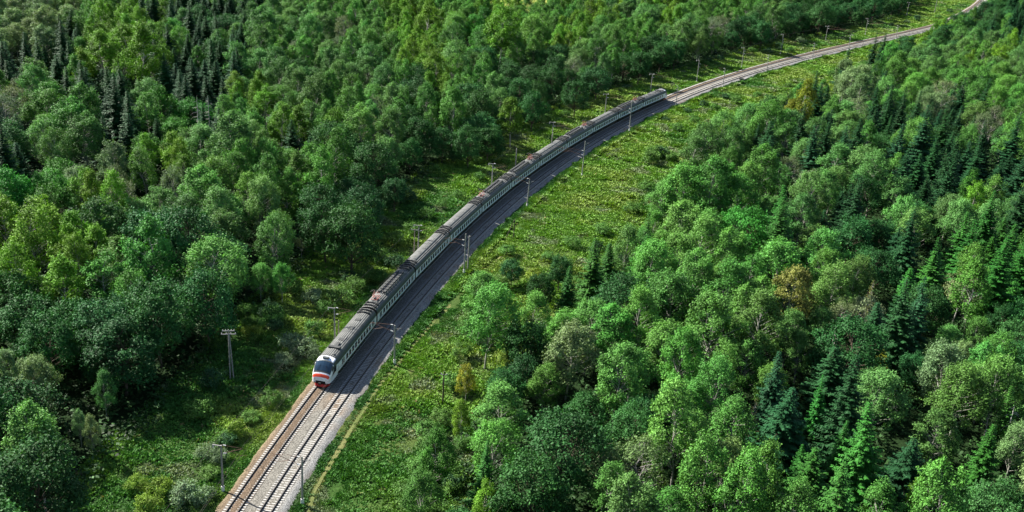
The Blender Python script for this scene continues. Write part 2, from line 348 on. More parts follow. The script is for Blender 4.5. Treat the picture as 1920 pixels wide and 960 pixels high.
# ------------------------------------------------------------------ plants: mesh makers
def unit(v): return v/np.maximum(np.linalg.norm(v, axis=-1, keepdims=True), 1e-9)
def leaf_quads(P, N, size, asp=.6, up=None, rng=RNG):
    """diamond shaped leaves at P facing N; long axis roughly along `up`"""
    n = len(P); size = np.broadcast_to(size, n)[:, None]
    a = rng.normal(size=(n, 3)) if up is None else up+rng.normal(size=(n, 3))*.35
    u = unit(np.cross(np.cross(N, a), N)+1e-6); v = np.cross(N, u)
    V = np.stack([P-u*size*.5, P+v*size*asp*.5-u*size*.05, P+u*size*.5, P-v*size*asp*.5-u*size*.05], 1).reshape(-1, 3)
    return V, np.arange(4*n).reshape(n, 4)
def crown_broad(rng, rad, h0, h1, nclump, nleaf, leaf, rc=.3, sweep_=0., sparse=0., tall=1., top=.0):
    """broadleaved crown between heights h0 and h1, radius rad: leaf clumps at limb ends"""
    cz = (h0+h1)/2; hz = (h1-h0)/2; P = []; N = []; S = []; Vr = []; C = []
    i = 0
    while i < nclump:
        d = unit(rng.normal(size=3)); 
        if d[2] < -.75: continue
        rr = rng.uniform(.45, .8)**.6
        # lopsided outline
        lob = 1+.18*math.sin(3*math.atan2(d[1], d[0])+rc*40)+rng.uniform(-.12, .12)
        wz = (1-top*max(0, d[2]))
        c = np.array([d[0]*rad*rr*lob*wz, d[1]*rad*rr*lob*wz, cz+d[2]*hz*rr])
        r = rad*rc*rng.uniform(.7, 1.25); C.append((c, r)); i += 1
        m = int(nleaf*rng.uniform(.7, 1.2)*(r/(rad*rc))**1.5*(1-sparse*rng.random()))
        q = unit(rng.normal(size=(m, 3))); q[:, 2] = np.where(q[:, 2] < -.3, -q[:, 2]*.6, q[:, 2]); q = unit(q)
        rad_ = r*(.38+.78*rng.random((m, 1))**.65)
        pos = c+q*rad_*np.array([1, 1, tall])
        mt = int(m*.6); K = 15; tw = unit(rng.normal(size=(K, 3))+unit(c-np.array([0, 0, cz-hz*.6]))*.9+np.array([0, 0, .45])); ti = rng.integers(0, K, mt); tl = r*rng.uniform(.9, 1.65, K)
        tq = rng.random((mt, 1)); pos[:mt] = c+tw[ti]*(tl[ti][:, None]*(.2+.8*tq))*np.array([1, 1, 1+(tall-1)*.5])+rng.normal(size=(mt, 3))*r*.10*(1.2-tq)
        
        if sweep_: pos += np.array([1., .15, -.2])*sweep_*rng.random((m, 1))*rad_
        out = unit(pos-np.array([0, 0, cz-hz*.3]))
        nrm = unit(q*.65+out*.35+np.array([0, 0, .25])+rng.normal(size=(m, 3))*.42)
        P.append(pos); N.append(nrm); S.append(rng.uniform(.6, 1.25, m)*leaf); Vr.append(np.clip(.5+rng.normal()*.16+rng.normal(size=m)*.17, 0, 1))
    P = np.concatenate(P); N = np.concatenate(N); S = np.concatenate(S); Vr = np.concatenate(Vr)
    V, F = leaf_quads(P, N, S, .62, None if not sweep_ else np.array([.8, .1, .7]), rng)
    return V, F, Vr, C
def trunk_mesh(name, rng, H, r0, C, m, h0, lean=0.):
    b = MB(); pts = []; n = 7; jx = rng.normal(size=n)*.012*H; jy = rng.normal(size=n)*.012*H; jx[0] = jy[0] = 0
    for i in range(n): t = i/(n-1); pts.append((jx[i]*t*2, jy[i]*t*2, -.3+t*(H+.3)*.93))
    for i in range(n-1): b.tube(pts[i], pts[i+1], r0*(1-i/(n-1)*.93), r0*(1-(i+1)/(n-1)*.93), 7)
    for c, r in C:
        z = max(h0*.8, min(c[2]-np.hypot(c[0], c[1])*.75, H*.85)); t = (z+.3)/((H+.3)*.93); k = min(n-2, int(t*(n-1)))
        f = t*(n-1)-k; p = np.array(pts[k])*(1-f)+np.array(pts[k+1])*f
        mid = (p+c)/2+rng.normal(size=3)*.12; br = r0*.34*(1-t*.6)
        b.tube(p, mid, br, br*.65, 4); b.tube(mid, c, br*.65, br*.25, 4)
        for _ in range(2):
            e = c+rng.normal(size=3)*r*.6; b.tube(c, e, br*.25, .012, 3)
    me = b.build(name, m).data
    bpy.data.objects.remove(bpy.data.objects[name]) if name in bpy.data.objects else None
    return me
def crown_spruce(rng, H, rad, h0, dens=1., droop=.35, nee=1., sparse=0.):
    P = []; U = []; S = []; N = []; Vr = []; br = []
    z = h0; 
    while z < H-.25:
        t = (z-h0)/(H-h0); L0 = rad*(1-t)**.85*(.55+.45*min(1, t*6+.4))+.12; nb = max(5, int(round((8.5-2*t)*dens)))
        a0 = rng.random()*6.28
        for k in range(nb):
            if rng.random() < sparse: continue
            a = a0+6.283*k/nb+rng.normal()*.14; L = L0*rng.uniform(.52, 1.2); ns = max(3, int(L/.26)); dirh = np.array([math.cos(a), math.sin(a), 0.]); side = np.array([-dirh[1], dirh[0], 0])
            tt = (np.arange(ns)+.6)/ns; zz_ = z+L*(.22*(1-t)*tt*0+.16*tt-droop*tt**1.3*(1-.75*t)+.12*tt**4)
            c = dirh[None]*(L*tt)[:, None]; c[:, 2] = zz_
            br.append((np.array([0, 0, z]), c[-1]))
            wid = (1.05-.75*tt)*L*.30*nee+.08
            for sgn in (-1, 1):
                pos = c+side*sgn*wid[:, None]*.45+rng.normal(size=(ns, 3))*.03; pos[:, 2] -= wid*.22
                P.append(pos); U.append(unit(side*sgn*.9+dirh*.75+np.array([0, 0, -.25])+rng.normal(size=(ns, 3))*.2)); S.append(wid*1.35)
                N.append(unit(np.array([0, 0, 1.])+side*sgn*.25+dirh*.3+rng.normal(size=(ns, 3))*.22))
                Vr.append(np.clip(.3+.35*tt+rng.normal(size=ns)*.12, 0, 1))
            P.append(c[-2:]+dirh*.1); U.append(np.tile(dirh, (2, 1))); S.append(np.full(2, .34)); N.append(unit(np.tile([0, 0, 1.], (2, 1))+dirh*.4)); Vr.append(np.full(2, .8))
        z += (.34+.22*(1-t))*(H/17)**.5
    # leader
    m = 14; zz_ = H-rng.random(m)*1.2; P.append(np.c_[rng.normal(size=m)*.05, rng.normal(size=m)*.05, zz_]); q = unit(np.c_[rng.normal(size=(m, 2)), np.full(m, 1.)]); U.append(q); N.append(unit(np.c_[rng.normal(size=(m, 2)), np.full(m, .3)])); S.append(np.full(m, .32)); Vr.append(np.full(m, .6))
    P, U, S, N, Vr = map(np.concatenate, (P, U, S, N, Vr)); n = len(P)
    u = unit(U-N*(U*N).sum(1)[:, None]); v = np.cross(N, u); s1 = S[:, None]
    V = np.stack([P-u*s1*.5, P-u*s1*.1+v*s1*.3, P+u*s1*.55, P-u*s1*.1-v*s1*.3], 1).reshape(-1, 3)
    return V, np.arange(4*n).reshape(n, 4), Vr, br
def spruce_trunk(name, rng, H, r0, br, m, nb=40):
    b = MB(); b.tube((0, 0, -.3), (0, 0, H*.5), r0, r0*.55, 7); b.tube((0, 0, H*.5), (0, 0, H), r0*.55, .03, 6)
    for i in rng.permutation(len(br))[:nb]: b.tube(br[i][0], br[i][1]*.9+br[i][0]*.1, .045, .015, 3)
    o_ = b.build(name, m); me = o_.data; bpy.data.objects.remove(o_); return me

def simplified(V, F, Vr, keep=.45, grow=1.35):
    """coarser copy for far trees: fewer, larger leaves"""
    V = V.reshape(-1, 4, 3); k = RNG.random(len(V)) < keep; V = V[k]; c = V.mean(1, keepdims=True); V = c+(V-c)*grow
    return V.reshape(-1, 3), np.arange(4*len(V)).reshape(-1, 4), Vr[k]

PROTO = {}
def add_proto(kind, V, F, Vr, trunk, H, rad):
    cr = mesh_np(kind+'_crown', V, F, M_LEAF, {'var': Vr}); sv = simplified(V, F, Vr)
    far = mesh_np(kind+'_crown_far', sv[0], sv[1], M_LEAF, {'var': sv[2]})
    PROTO.setdefault(kind, []).append(dict(crown=cr, far=far, trunk=trunk, H=H, r=rad))
for i in range(6):      # birch: upright, light, fine leaves
    r = np.random.default_rng(100+i); H = r.uniform(14, 17); rad = r.uniform(2.9, 3.7)
    V, F, Vr, C = crown_broad(r, rad, 3.0, H, 54, 230, .29, .27, 0, .2, 1.35, .45)
    add_proto('birch', V, F, Vr, trunk_mesh('birch_trunk', r, H, .16, C, M_BIRCH, 3.5), H, rad)
for i in range(7):      # grey-green aspen or willow, wind-combed
    r = np.random.default_rng(200+i); H = r.uniform(12.5, 16); rad = r.uniform(3.9, 4.9)
    V, F, Vr, C = crown_broad(r, rad, 2.0, H, 68, 235, .31, .225, .5, .25, 1.45, .2)
    add_proto('aspen', V, F, Vr, trunk_mesh('aspen_trunk', r, H, .19, C, M_ASPEN, 3), H, rad)
for i in range(5):      # dense round-headed
    r = np.random.default_rng(300+i); H = r.uniform(11.5, 14.5); rad = r.uniform(4.6, 5.6)
    V, F, Vr, C = crown_broad(r, rad, 1.6, H, 76, 215, .33, .245, 0, 0, .9, .1)
    add_proto('round', V, F, Vr, trunk_mesh('round_trunk', r, H, .22, C, M_BARK, 2.6), H, rad)
for i in range(4):      # thin pale crowns with bare limbs
    r = np.random.default_rng(400+i); H = r.uniform(12, 15); rad = r.uniform(3.6, 4.4)
    V, F, Vr, C = crown_broad(r, rad, 4, H, 64, 100, .27, .22, .2, .4, 1.3, .2)
    add_proto('thin', V, F, Vr, trunk_mesh('thin_trunk', r, H, .17, C*1, M_DEAD, 3), H, rad)
for i in range(8):
    r = np.random.default_rng(500+i); H = r.uniform(16, 19.5); rad = r.uniform(3.9, 5.0)
    V, F, Vr, br = crown_spruce(r, H, rad, 1.2, 1.05, r.uniform(.2, .6), 1., (0, .12, .05, .2, 0, .1, .15, .05)[i])
    add_proto('spruce', V, F, Vr, spruce_trunk('spruce_trunk', r, H, .2, br, M_BARK), H, rad)
r = np.random.default_rng(600)
V, F, Vr, br = crown_spruce(r, 17, 3.2, 3, .8, .3, .6, .35)
add_proto('sickly', V, F, Vr, spruce_trunk('spruce_trunk', r, 17, .17, br, M_DEAD, 160), 17, 3.2)
for i in range(5):      # bushes
    r = np.random.default_rng(700+i); H = r.uniform(2.6, 3.4); rad = r.uniform(1.7, 2.3)
    V, F, Vr, C = crown_broad(r, rad, .3, H, 30, 95, .24, .34, 0, 0, 1., .1)
    add_proto('bush', V, F, Vr, trunk_mesh('bush_stem', r, H*.8, .06, C[:12], M_BARK, .1), H, rad)

# ------------------------------------------------------------------ the wood
# code: (prototype kind, object name, tint, colour words, species word)
T = {
 'S': ('spruce', 'spruce_tree', (0.018, 0.066, 0.022), 'dark green', 'spruce'),
 'V': ('spruce', 'spruce_tree', (0.034, 0.125, 0.02), 'fresh green', 'spruce'),
 'K': ('sickly', 'spruce_tree', (0.17, 0.18, 0.05), 'thin yellowing', 'spruce'),
 'G': ('birch', 'birch_tree', (0.125, 0.25, 0.022), 'bright yellow-green', 'birch'),
 'g': ('birch', 'birch_tree', (0.088, 0.215, 0.036), 'mid green', 'birch'),
 'Y': ('birch', 'birch_tree', (0.24, 0.245, 0.025), 'golden autumn', 'birch'),
 'A': ('aspen', 'leafy_tree', (0.1, 0.215, 0.055), 'grey-green', 'broadleaf'),
 'B': ('aspen', 'leafy_tree', (0.1, 0.24, 0.045), 'light green wind-combed', 'broadleaf'),
 'W': ('aspen', 'leafy_tree', (0.17, 0.25, 0.1), 'silvery', 'broadleaf'),
 'D': ('round', 'leafy_tree', (0.032, 0.108, 0.028), 'dark green round', 'broadleaf'),
 'E': ('round', 'leafy_tree', (0.06, 0.2, 0.026), 'vivid green round', 'broadleaf'),
 'P': ('thin', 'leafy_tree', (0.16, 0.2, 0.095), 'pale greyish sparse', 'broadleaf'),
}
A_TXT = """
30,40,W,26 80,55,W,26 170,30,g 120,85,S 20,150,S 190,95,G,34 235,88,G,36 268,100,G,30 64,135,A,26 40,165,P 85,205,B,40 130,230,B,42 165,180,S 200,215,S,30 245,225,S,30 330,60,S 350,95,S 330,150,S 366,150,S 400,150,S 450,100,S 300,110,S 460,50,S
492,52,A,30 512,75,g 480,120,A,22 540,42,A,26 580,62,A,28 602,82,P,22 560,130,D 490,178,G,14 520,185,A,20 620,200,g 410,235,S 320,240,E,26 350,268,A,26 430,272,A,40 470,240,g 524,232,G,22 560,235,G,24 600,320,g,28 500,335,g,28 550,275,S 500,300,g 260,312,S,24 200,312,W,18 217,345,P,24 335,302,G,20 322,352,P,28 400,345,B,44 92,352,E,44 10,300,S 20,360,S 170,372,G,24 215,372,G,28 160,272,A,18 280,440,D,56 300,385,A,34 350,445,D 430,400,A,34 60,445,G,46 132,445,G,34 30,500,G,40 150,400,S 420,475,D
455,440,A 540,440,P,14 565,455,P,12 500,350,g 488,520,B,26 528,520,B,22 110,540,G,24 150,500,G,30 200,525,g 50,600,D 20,560,D 320,565,D,48 230,545,D,44 180,680,D,26 62,712,W,44 10,690,W,30 140,620,D 230,650,D 30,765,D 70,835,A,54 170,805,W,17 148,790,W,14 110,890,D 195,725,A,22
660,25,g 690,50,g 720,80,B 740,30,G 765,95,G 800,45,G,24 830,20,g 855,45,B 875,12,g 905,70,E,26 940,55,G,28 970,90,g 1000,62,B,30 1040,40,g 1060,75,G 1110,85,A 1140,40,G 1170,80,g 1075,130,P,22 1120,95,P,20 1200,32,A 1215,70,g 820,130,G,26 850,130,g 862,110,A 780,70,G 700,180,A,24 695,245,P,26 735,240,P,22 660,170,g 640,130,A 780,180,D 750,140,g 850,205,g 830,225,g 880,170,g 900,200,D 950,150,D,24 1000,140,D,24 1040,130,D 960,218,G,26 1000,200,D,26 930,190,A 900,240,D 860,215,A 915,260,D 880,265,D,28 830,265,D,30 790,250,D 700,300,D 650,290,D 740,355,D,26 680,380,D 660,430,D 610,420,D 590,180,A 620,120,A 660,90,g 690,130,A
1240,100,D 1280,65,A,28 1330,55,P,26 1310,85,A 1355,25,g 1400,50,D,30 1450,35,A 1430,60,D 1500,35,D 1540,25,D 1590,20,D 1640,10,D 1170,120,D 1200,120,D 1120,150,D 1080,175,D 1150,100,g 1260,30,G 1300,15,g 1400,15,g 1480,8,A
1700,85,D,20 1655,98,S 1760,52,G,9 1590,130,S 1610,135,g 1648,132,S 1685,125,B,22 1742,112,A,26 1772,68,D,15 1795,55,g,14 1812,45,D,14 1790,85,A 1825,65,D 1850,90,P 1885,78,S,16 1862,118,G 1895,135,A 1500,195,Y,24 1475,215,Y,18 1350,240,A,28 1400,230,A,28 1440,205,A,24 1320,265,A 1530,195,S 1560,205,S 1612,172,W,26 1600,235,A,34 1640,215,S 1590,195,P,22 1720,165,B,26 1735,205,W,22 1690,220,S 1665,250,S 1780,230,S 1770,180,P 1800,195,S 1830,180,B,26 1882,170,B,28 1900,255,B,30 1845,240,P 1750,300,S 1560,305,A,34 1440,275,S 1430,320,B 1300,290,A,28 1340,290,A 1225,292,b,22 1290,270,A 1280,350,B,42 1330,350,B,42 1240,370,B 1390,370,B,38 1460,330,B,26 1480,320,P 1330,430,B,38 1400,430,E 1560,350,A 1580,290,S 1640,330,A 1620,365,D 1700,400,A 1690,330,S 1680,285,S 1780,395,A,32 1730,370,S 1820,370,G 1860,405,A,30 1870,340,S 1905,400,S 1600,400,S 1505,400,A,32 1520,450,A,32 1460,440,V 1700,450,S 1800,450,V 1880,450,V 1550,420,D 1650,440,D 1830,310,S 1780,340,S
915,590,B,52 900,545,B,36 960,505,D,22 1012,545,D,30 1050,505,D,24 1112,505,V 1000,590,B,34 950,645,D,30 875,710,Y,20 868,780,G,20 985,700,D,38 940,770,B,50 925,840,B,46 1020,720,B,36 1060,620,B,40 1110,600,B,44 1150,620,B,44 1200,600,B,40 1185,690,B,46 1250,650,B,44 1180,560,D 1100,660,W,26 1210,780,D,44 1100,770,D,44 905,890,V,30 810,860,g,34 790,925,B,38 1195,880,K2,62 1135,900,P,40 910,948,G,28 1270,740,B,34 1260,560,B 1060,850,D 1000,930,D 1050,950,D
1305,520,B,38 1345,530,B,38 1330,600,B,38 1475,550,Y2,42 1390,585,B,34 1425,565,B 1550,510,B,34 1600,520,A,32 1632,560,K,18 1578,600,P,30 1540,615,A,36 1480,620,A,34 1500,660,A,30 1400,680,B,38 1350,700,B,36 1440,720,B,34 1290,770,B,36 1408,790,K,24 1535,760,V,26 1500,830,V,26 1655,680,Y,12 1620,725,A,26 1652,720,V,16 1625,850,V,58 1570,850,V,34 1500,880,V,30 1352,880,W2,60 1335,800,P,24 1425,905,g,22 1733,925,G,26 1845,860,V,46 1775,645,A,32 1805,670,W,26 1712,690,D,30 1755,815,A,46 1850,700,B,38 1830,630,B,30 1880,600,D,32 1900,560,V 1750,520,V 1800,550,P 1870,520,V 1905,830,W,34 1870,935,D,40 1890,790,V,30 1560,700,S 1590,770,S 1460,800,S 1700,880,S 1690,610,S 1740,580,D 1640,620,S 1600,650,D
"""
T['K2'] = ('thin', 'leafy_tree', (.15, .215, .065), 'pale olive sparse', 'broadleaf')
T['Y2'] = ('aspen', 'leafy_tree', (.20, .215, .05), 'olive-gold', 'broadleaf')
T['W2'] = ('aspen', 'leafy_tree', (.145, .22, .062), 'pale olive', 'broadleaf')
trees = []     # dict(x,y,H,r,code,proto,anchor)
def new_tree(x, y, code, r=None, anchor=False, sc=1., rng=RNG):
    kind = T[code][0]; k = int(rng.integers(len(PROTO[kind]))); p = PROTO[kind][k]
    if r is None: r = p['r']*rng.uniform(.85, 1.28)*sc
    q = r/p['r']; H = p['H']*q**.7*rng.uniform(.82, 1.16)
    if kind == 'spruce': H = p['H']*q**.45*rng.uniform(.6, 1.15)
    return dict(x=float(x), y=float(y), H=float(H), r=float(r), code=code, k=k, anchor=anchor)
bushes = []
anch = []
for tok in A_TXT.split():
    f = tok.split(','); px, py, c = float(f[0]), float(f[1]), f[2]; rp = float(f[3]) if len(f) > 3 else None
    if c == 'b': bushes.append((*ground_at(px, py+6, 0)[:2], 3.0, 'b')); continue
    w_ = project(ground_at(px, py, 8.))[2]; rm = None if rp is None else min(rp*w_/FPX, 7.2)
    t = new_tree(0, 0, c, rm, True)
    b = ground_at(px, py, t['H']*(.62 if T[c][0] != 'spruce' else .55)); t['x'], t['y'] = float(b[0]), float(b[1]); anch.append((px, py, c)); trees.append(t)
AX = np.array([a[0] for a in anch]); AY = np.array([a[1] for a in anch]); AC = [a[2] for a in anch]
_o, _ = line_off(np.array([t['x'] for t in trees]), np.array([t['y'] for t in trees]))
trees = [t for t, o_ in zip(trees, _o) if not (-9 < o_ < 8.5) and not in_field(t['x'], t['y'])]
# keep anchors from crowding one another
kept = []
for t in trees:
    if all(math.hypot(t['x']-u['x'], t['y']-u['y']) > .55*(t['r']+u['r'])*.9 for u in kept): kept.append(t)
trees = kept
# fill the wood between them
NC = 60000
ux = RNG.uniform(-330, 2250, NC); uy = RNG.uniform(0, 1, NC)
cand = np.c_[RNG.uniform(-420, 520, NC), RNG.uniform(75, 860, NC)]
pj = project(np.c_[cand, np.full(NC, 9.)])
ok = (pj[:, 2] > 20) & (pj[:, 0] > -330) & (pj[:, 0] < 2060) & (pj[:, 1] > -75) & (pj[:, 1] < 1110)
cand = cand[ok]; pj = pj[ok]
ok = ~inside(cand[:, 0], cand[:, 1]) & ~in_field(cand[:, 0], cand[:, 1]) & ~in_glade(cand[:, 0], cand[:, 1])
cand = cand[ok]; pj = pj[ok]; ed = edge_dist(cand[:, 0], cand[:, 1]); oo, _ = line_off(cand[:, 0], cand[:, 1])
cell = {}
def near(x, y): 
    i, j = int(x//8), int(y//8)
    for a in (-2, -1, 0, 1, 2):
        for b in (-2, -1, 0, 1, 2): yield from cell.get((i+a, j+b), ())
for t in trees: cell.setdefault((int(t['x']//8), int(t['y']//8)), []).append(t)
for (x, y), (px, py, w_), e, o_ in zip(cand, pj, ed, oo):
    if e < 2.0 or -12 < o_ < 9.5: continue
    d = np.hypot(AX-px, (AY-py)*1.4)+RNG.random(len(AX))*26; i = np.argsort(d)[:3]; c = AC[i[0] if RNG.random() < .75 else i[1]]
    if c in ('Y', 'Y2', 'K', 'K2', 'W2'): c = AC[i[1]] if AC[i[1]] not in ('Y', 'Y2', 'K', 'K2', 'W2') else 'g'
    if o_ > 0 and py > 250 and c == 'G' and RNG.random() < .75: c = RNG.choice(list('BgD'))
    if c == 'P' and RNG.random() < .6: c = RNG.choice(list('BAg'))
    if c in 'SV' and RNG.random() < .2: c = RNG.choice(list('DAgBD'))
    sc = .72 if (o_ > 0 and e < 6) else (.78 if e < 9 and py < 500 else 1.1 if o_ < 0 and e < 16 and py > 500 else 1.)
    t = new_tree(x, y, c, None, False, sc); kx = (.765 if T[c][0] != 'spruce' else .68)*(.80+.48*vnoise(x, y, 17, 91))
    if any((x-u['x'])**2+(y-u['y'])**2 < (kx*(t['r']+u['r']))**2 for u in near(x, y)): continue
    trees.append(t); cell.setdefault((int(x//8), int(y//8)), []).append(t)
tz = height(np.array([t['x'] for t in trees]), np.array([t['y'] for t in trees]))
P3 = project(np.array([[t['x'], t['y'], z+t['H']*.6] for t, z in zip(trees, tz)]))
for t, z, q in zip(trees, tz, P3):
    t['z'] = float(z); t['px'], t['py'], t['w'] = map(float, q); t['rp'] = t['r']*FPX/t['w']
    t['see'] = (-t['rp']*.7 < t['px'] < 1920+t['rp']*.7) and (-t['rp']*.6 < t['py'] < 960+t['rp']*1.2)
print('trees', len(trees), {c: sum(T[t['code']][1] == c for t in trees) for c in ('spruce_tree', 'birch_tree', 'leafy_tree')}, 'in view', sum(t['see'] for t in trees))

SPECIAL = {  # nearest tree of that code to these photo positions gets a label of its own
 (875, 710, 'Y'): 'small golden autumn birch alone at the wood edge right of the path',
 (1500, 195, 'Y'): 'larger of two golden birches below the far bend, right of the track',
 (1475, 215, 'Y'): 'smaller of two golden birches below the far bend, right of the track',
 (1475, 550, 'Y2'): 'olive-gold broad crown standing out of the green right wood',
 (1655, 680, 'Y'): 'tiny yellow birch between the dark spruces of the right wood',
 (1195, 880, 'K2'): 'big pale olive sparse crown at the bottom edge, with bare limbs showing',
 (1352, 880, 'W2'): 'big pale olive full crown at the bottom edge of the right wood',
 (1625, 850, 'V'): 'largest fresh green spruce in the lower right of the photo',
 (1700, 85, 'D'): 'dark round tree standing before the far bend of the track',
 (1632, 560, 'K'): 'thin yellowing spruce in the right wood below the olive-gold crown, upper one',
 (1408, 790, 'K'): 'thin yellowing spruce above the big pale olive crown of the bottom edge',
 (280, 440, 'D'): 'widest dark green round crown in the left wood',
 (62, 712, 'W'): 'big silvery crown at the left edge above the shaded clearing',
}
for (ax_, ay_, c), lab in SPECIAL.items():
    m_ = [t for t in trees if t['code'] == c and t['anchor'] and 'label' not in t]
    if m_: min(m_, key=lambda t: (t['px']-ax_)**2+(t['py']-ay_)**2)['label'] = lab
offs_t, _ = line_off(np.array([t['x'] for t in trees]), np.array([t['y'] for t in trees]))
MARKS = [(370, 215, 'the tall dead spruce'), (1475, 550, 'the olive-gold crown'), (1490, 205, 'the golden birch pair'), (875, 710, 'the lone golden birch'),
 (1195, 880, 'the bare-limbed olive crown'), (1352, 880, 'the full pale olive crown'), (1625, 850, 'the largest fresh green spruce'), (1700, 85, 'the dark tree before the bend'),
 (280, 440, 'the widest dark crown'), (62, 712, 'the big silvery crown'), (612, 700, "the train's nose"), (1240, 180, "the train's tail"), (710, 600, 'the gap behind the first carriage'),
 (850, 450, 'the fourth carriage'), (1015, 305, 'the seventh carriage'), (1120, 240, 'the ninth carriage'), (429, 650, 'the double telegraph pole'), (830, 730, 'the short wooden pole'),
 (413, 880, 'the nearest mast on the left'), (565, 900, 'the nearest mast on the right'), (0, 0, "the photo's top left corner"), (1920, 0, "the photo's top right corner"), (0, 960, "the photo's bottom left corner"), (1920, 960, "the photo's bottom right corner"),
 (0, 250, 'a quarter down the left edge'), (0, 480, 'midway down the left edge'), (960, 0, 'the middle of the top edge'), (480, 0, 'a quarter along the top edge'), (1440, 0, 'three quarters along the top edge'),
 (1920, 480, 'midway down the right edge'), (1920, 240, 'a quarter down the right edge'), (1920, 720, 'three quarters down the right edge'), (960, 960, 'the middle of the bottom edge'), (220, 95, 'the big bright birch clump'),
 (95, 460, 'the bright birches at the left edge'), (716, 240, 'the twin pale bare crowns'), (1632, 560, 'the upper yellowing spruce'), (1408, 790, 'the lower yellowing spruce'), (600, 320, 'the pointed lone bright birch'), (963, 443, 'the black leaning pole pair'), (1330, 380, 'the bright crowns below the meadow')]
ORD = 'nearest,second,third,fourth,fifth,sixth,seventh,eighth,ninth,tenth,eleventh,twelfth,thirteenth,fourteenth,fifteenth,sixteenth,seventeenth,eighteenth,nineteenth,twentieth'.split(',')
ORD += ['twenty-'+o for o in 'first,second,third,fourth,fifth,sixth,seventh,eighth,ninth'.split(',')]+['thirtieth']+['thirty-'+o for o in 'first,second,third,fourth,fifth,sixth,seventh,eighth,ninth'.split(',')]
DIRS = ['right of', 'up and right of', 'above', 'up and left of', 'left of', 'down and left of', 'below', 'down and right of']
def name_by_marks(items):
    """items: [px, py, what] -> labels such as 'third dark green spruce up and left of the olive-gold crown', each its own"""
    bk = {}
    for i, (px, py, what) in enumerate(items):
        j = min(range(len(MARKS)), key=lambda m: math.hypot(MARKS[m][0]-px, MARKS[m][1]-py)); dx, dy = px-MARKS[j][0], MARKS[j][1]-py
        bk.setdefault((j, int(round(math.atan2(dy, dx)/(math.pi/4))) % 8, what), []).append((math.hypot(dx, dy), i))
    out = [None]*len(items)
    for (j, d, what), l_ in bk.items():
        l_.sort(); 
        for n_, (_, i) in enumerate(l_): out[i] = (f'{ORD[n_]} ' if len(l_) > 1 else '')+f'{what} {DIRS[d]} {MARKS[j][2]}'
    return out
def what_tree(t): return ('tall ' if t['H'] > 17.5 else 'short ' if t['H'] < 11.5 else '')+T[t['code']][3]+' '+T[t['code']][4]
GROUPS = {'spruce_tree': 'spruces of the wood along the railway', 'birch_tree': 'birches of the wood along the railway', 'leafy_tree': 'broadleaf trees of the wood along the railway'}
SRC = {}
def jitter_tint(c, rng=RNG):
    t = np.array(T[c][2])*rng.uniform(.72, 1.22)*np.array([rng.uniform(.78, .98), .97, rng.uniform(.82, 1.05)]); return [float(v) for v in t]
def rig_tree(t, side):
    code = t['code']; kind, name = T[code][:2]; p = PROTO[kind][t['k']]
    e = empty(name, (t['x'], t['y'], t['z']-.1), RNG.uniform(-.6, .6) if kind in ('aspen', 'thin') else RNG.uniform(0, 6.28)); q = t['r']/p['r']; e.scale = (q, q, t['H']/p['H'])
    e.rotation_euler[0] = RNG.normal()*.04; e.rotation_euler[1] = RNG.normal()*.04
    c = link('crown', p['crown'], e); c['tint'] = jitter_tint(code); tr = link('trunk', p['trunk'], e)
    put(e, t['label'], 'tree', GROUPS[name]); SRC.setdefault((kind, t['k']), (c, tr))
rest = []; chosen = []
for nm in GROUPS:
    m_ = sorted([i for i, t in enumerate(trees) if T[t['code']][1] == nm and t['see']], key=lambda i: -(trees[i]['rp'] + (1000 if 'label' in trees[i] else 0)))
    for i in m_[:300]: chosen.append(i); trees[i]['done'] = 1
    rest += [t for t in trees if T[t['code']][1] == nm and 'done' not in t]
nl = [i for i in chosen if 'label' not in trees[i]]
for i, lb in zip(nl, name_by_marks([(trees[i]['px'], trees[i]['py'], what_tree(trees[i])) for i in nl])): trees[i]['label'] = lb
for i in chosen: rig_tree(trees[i], 'left' if offs_t[i] < 0 else 'right')

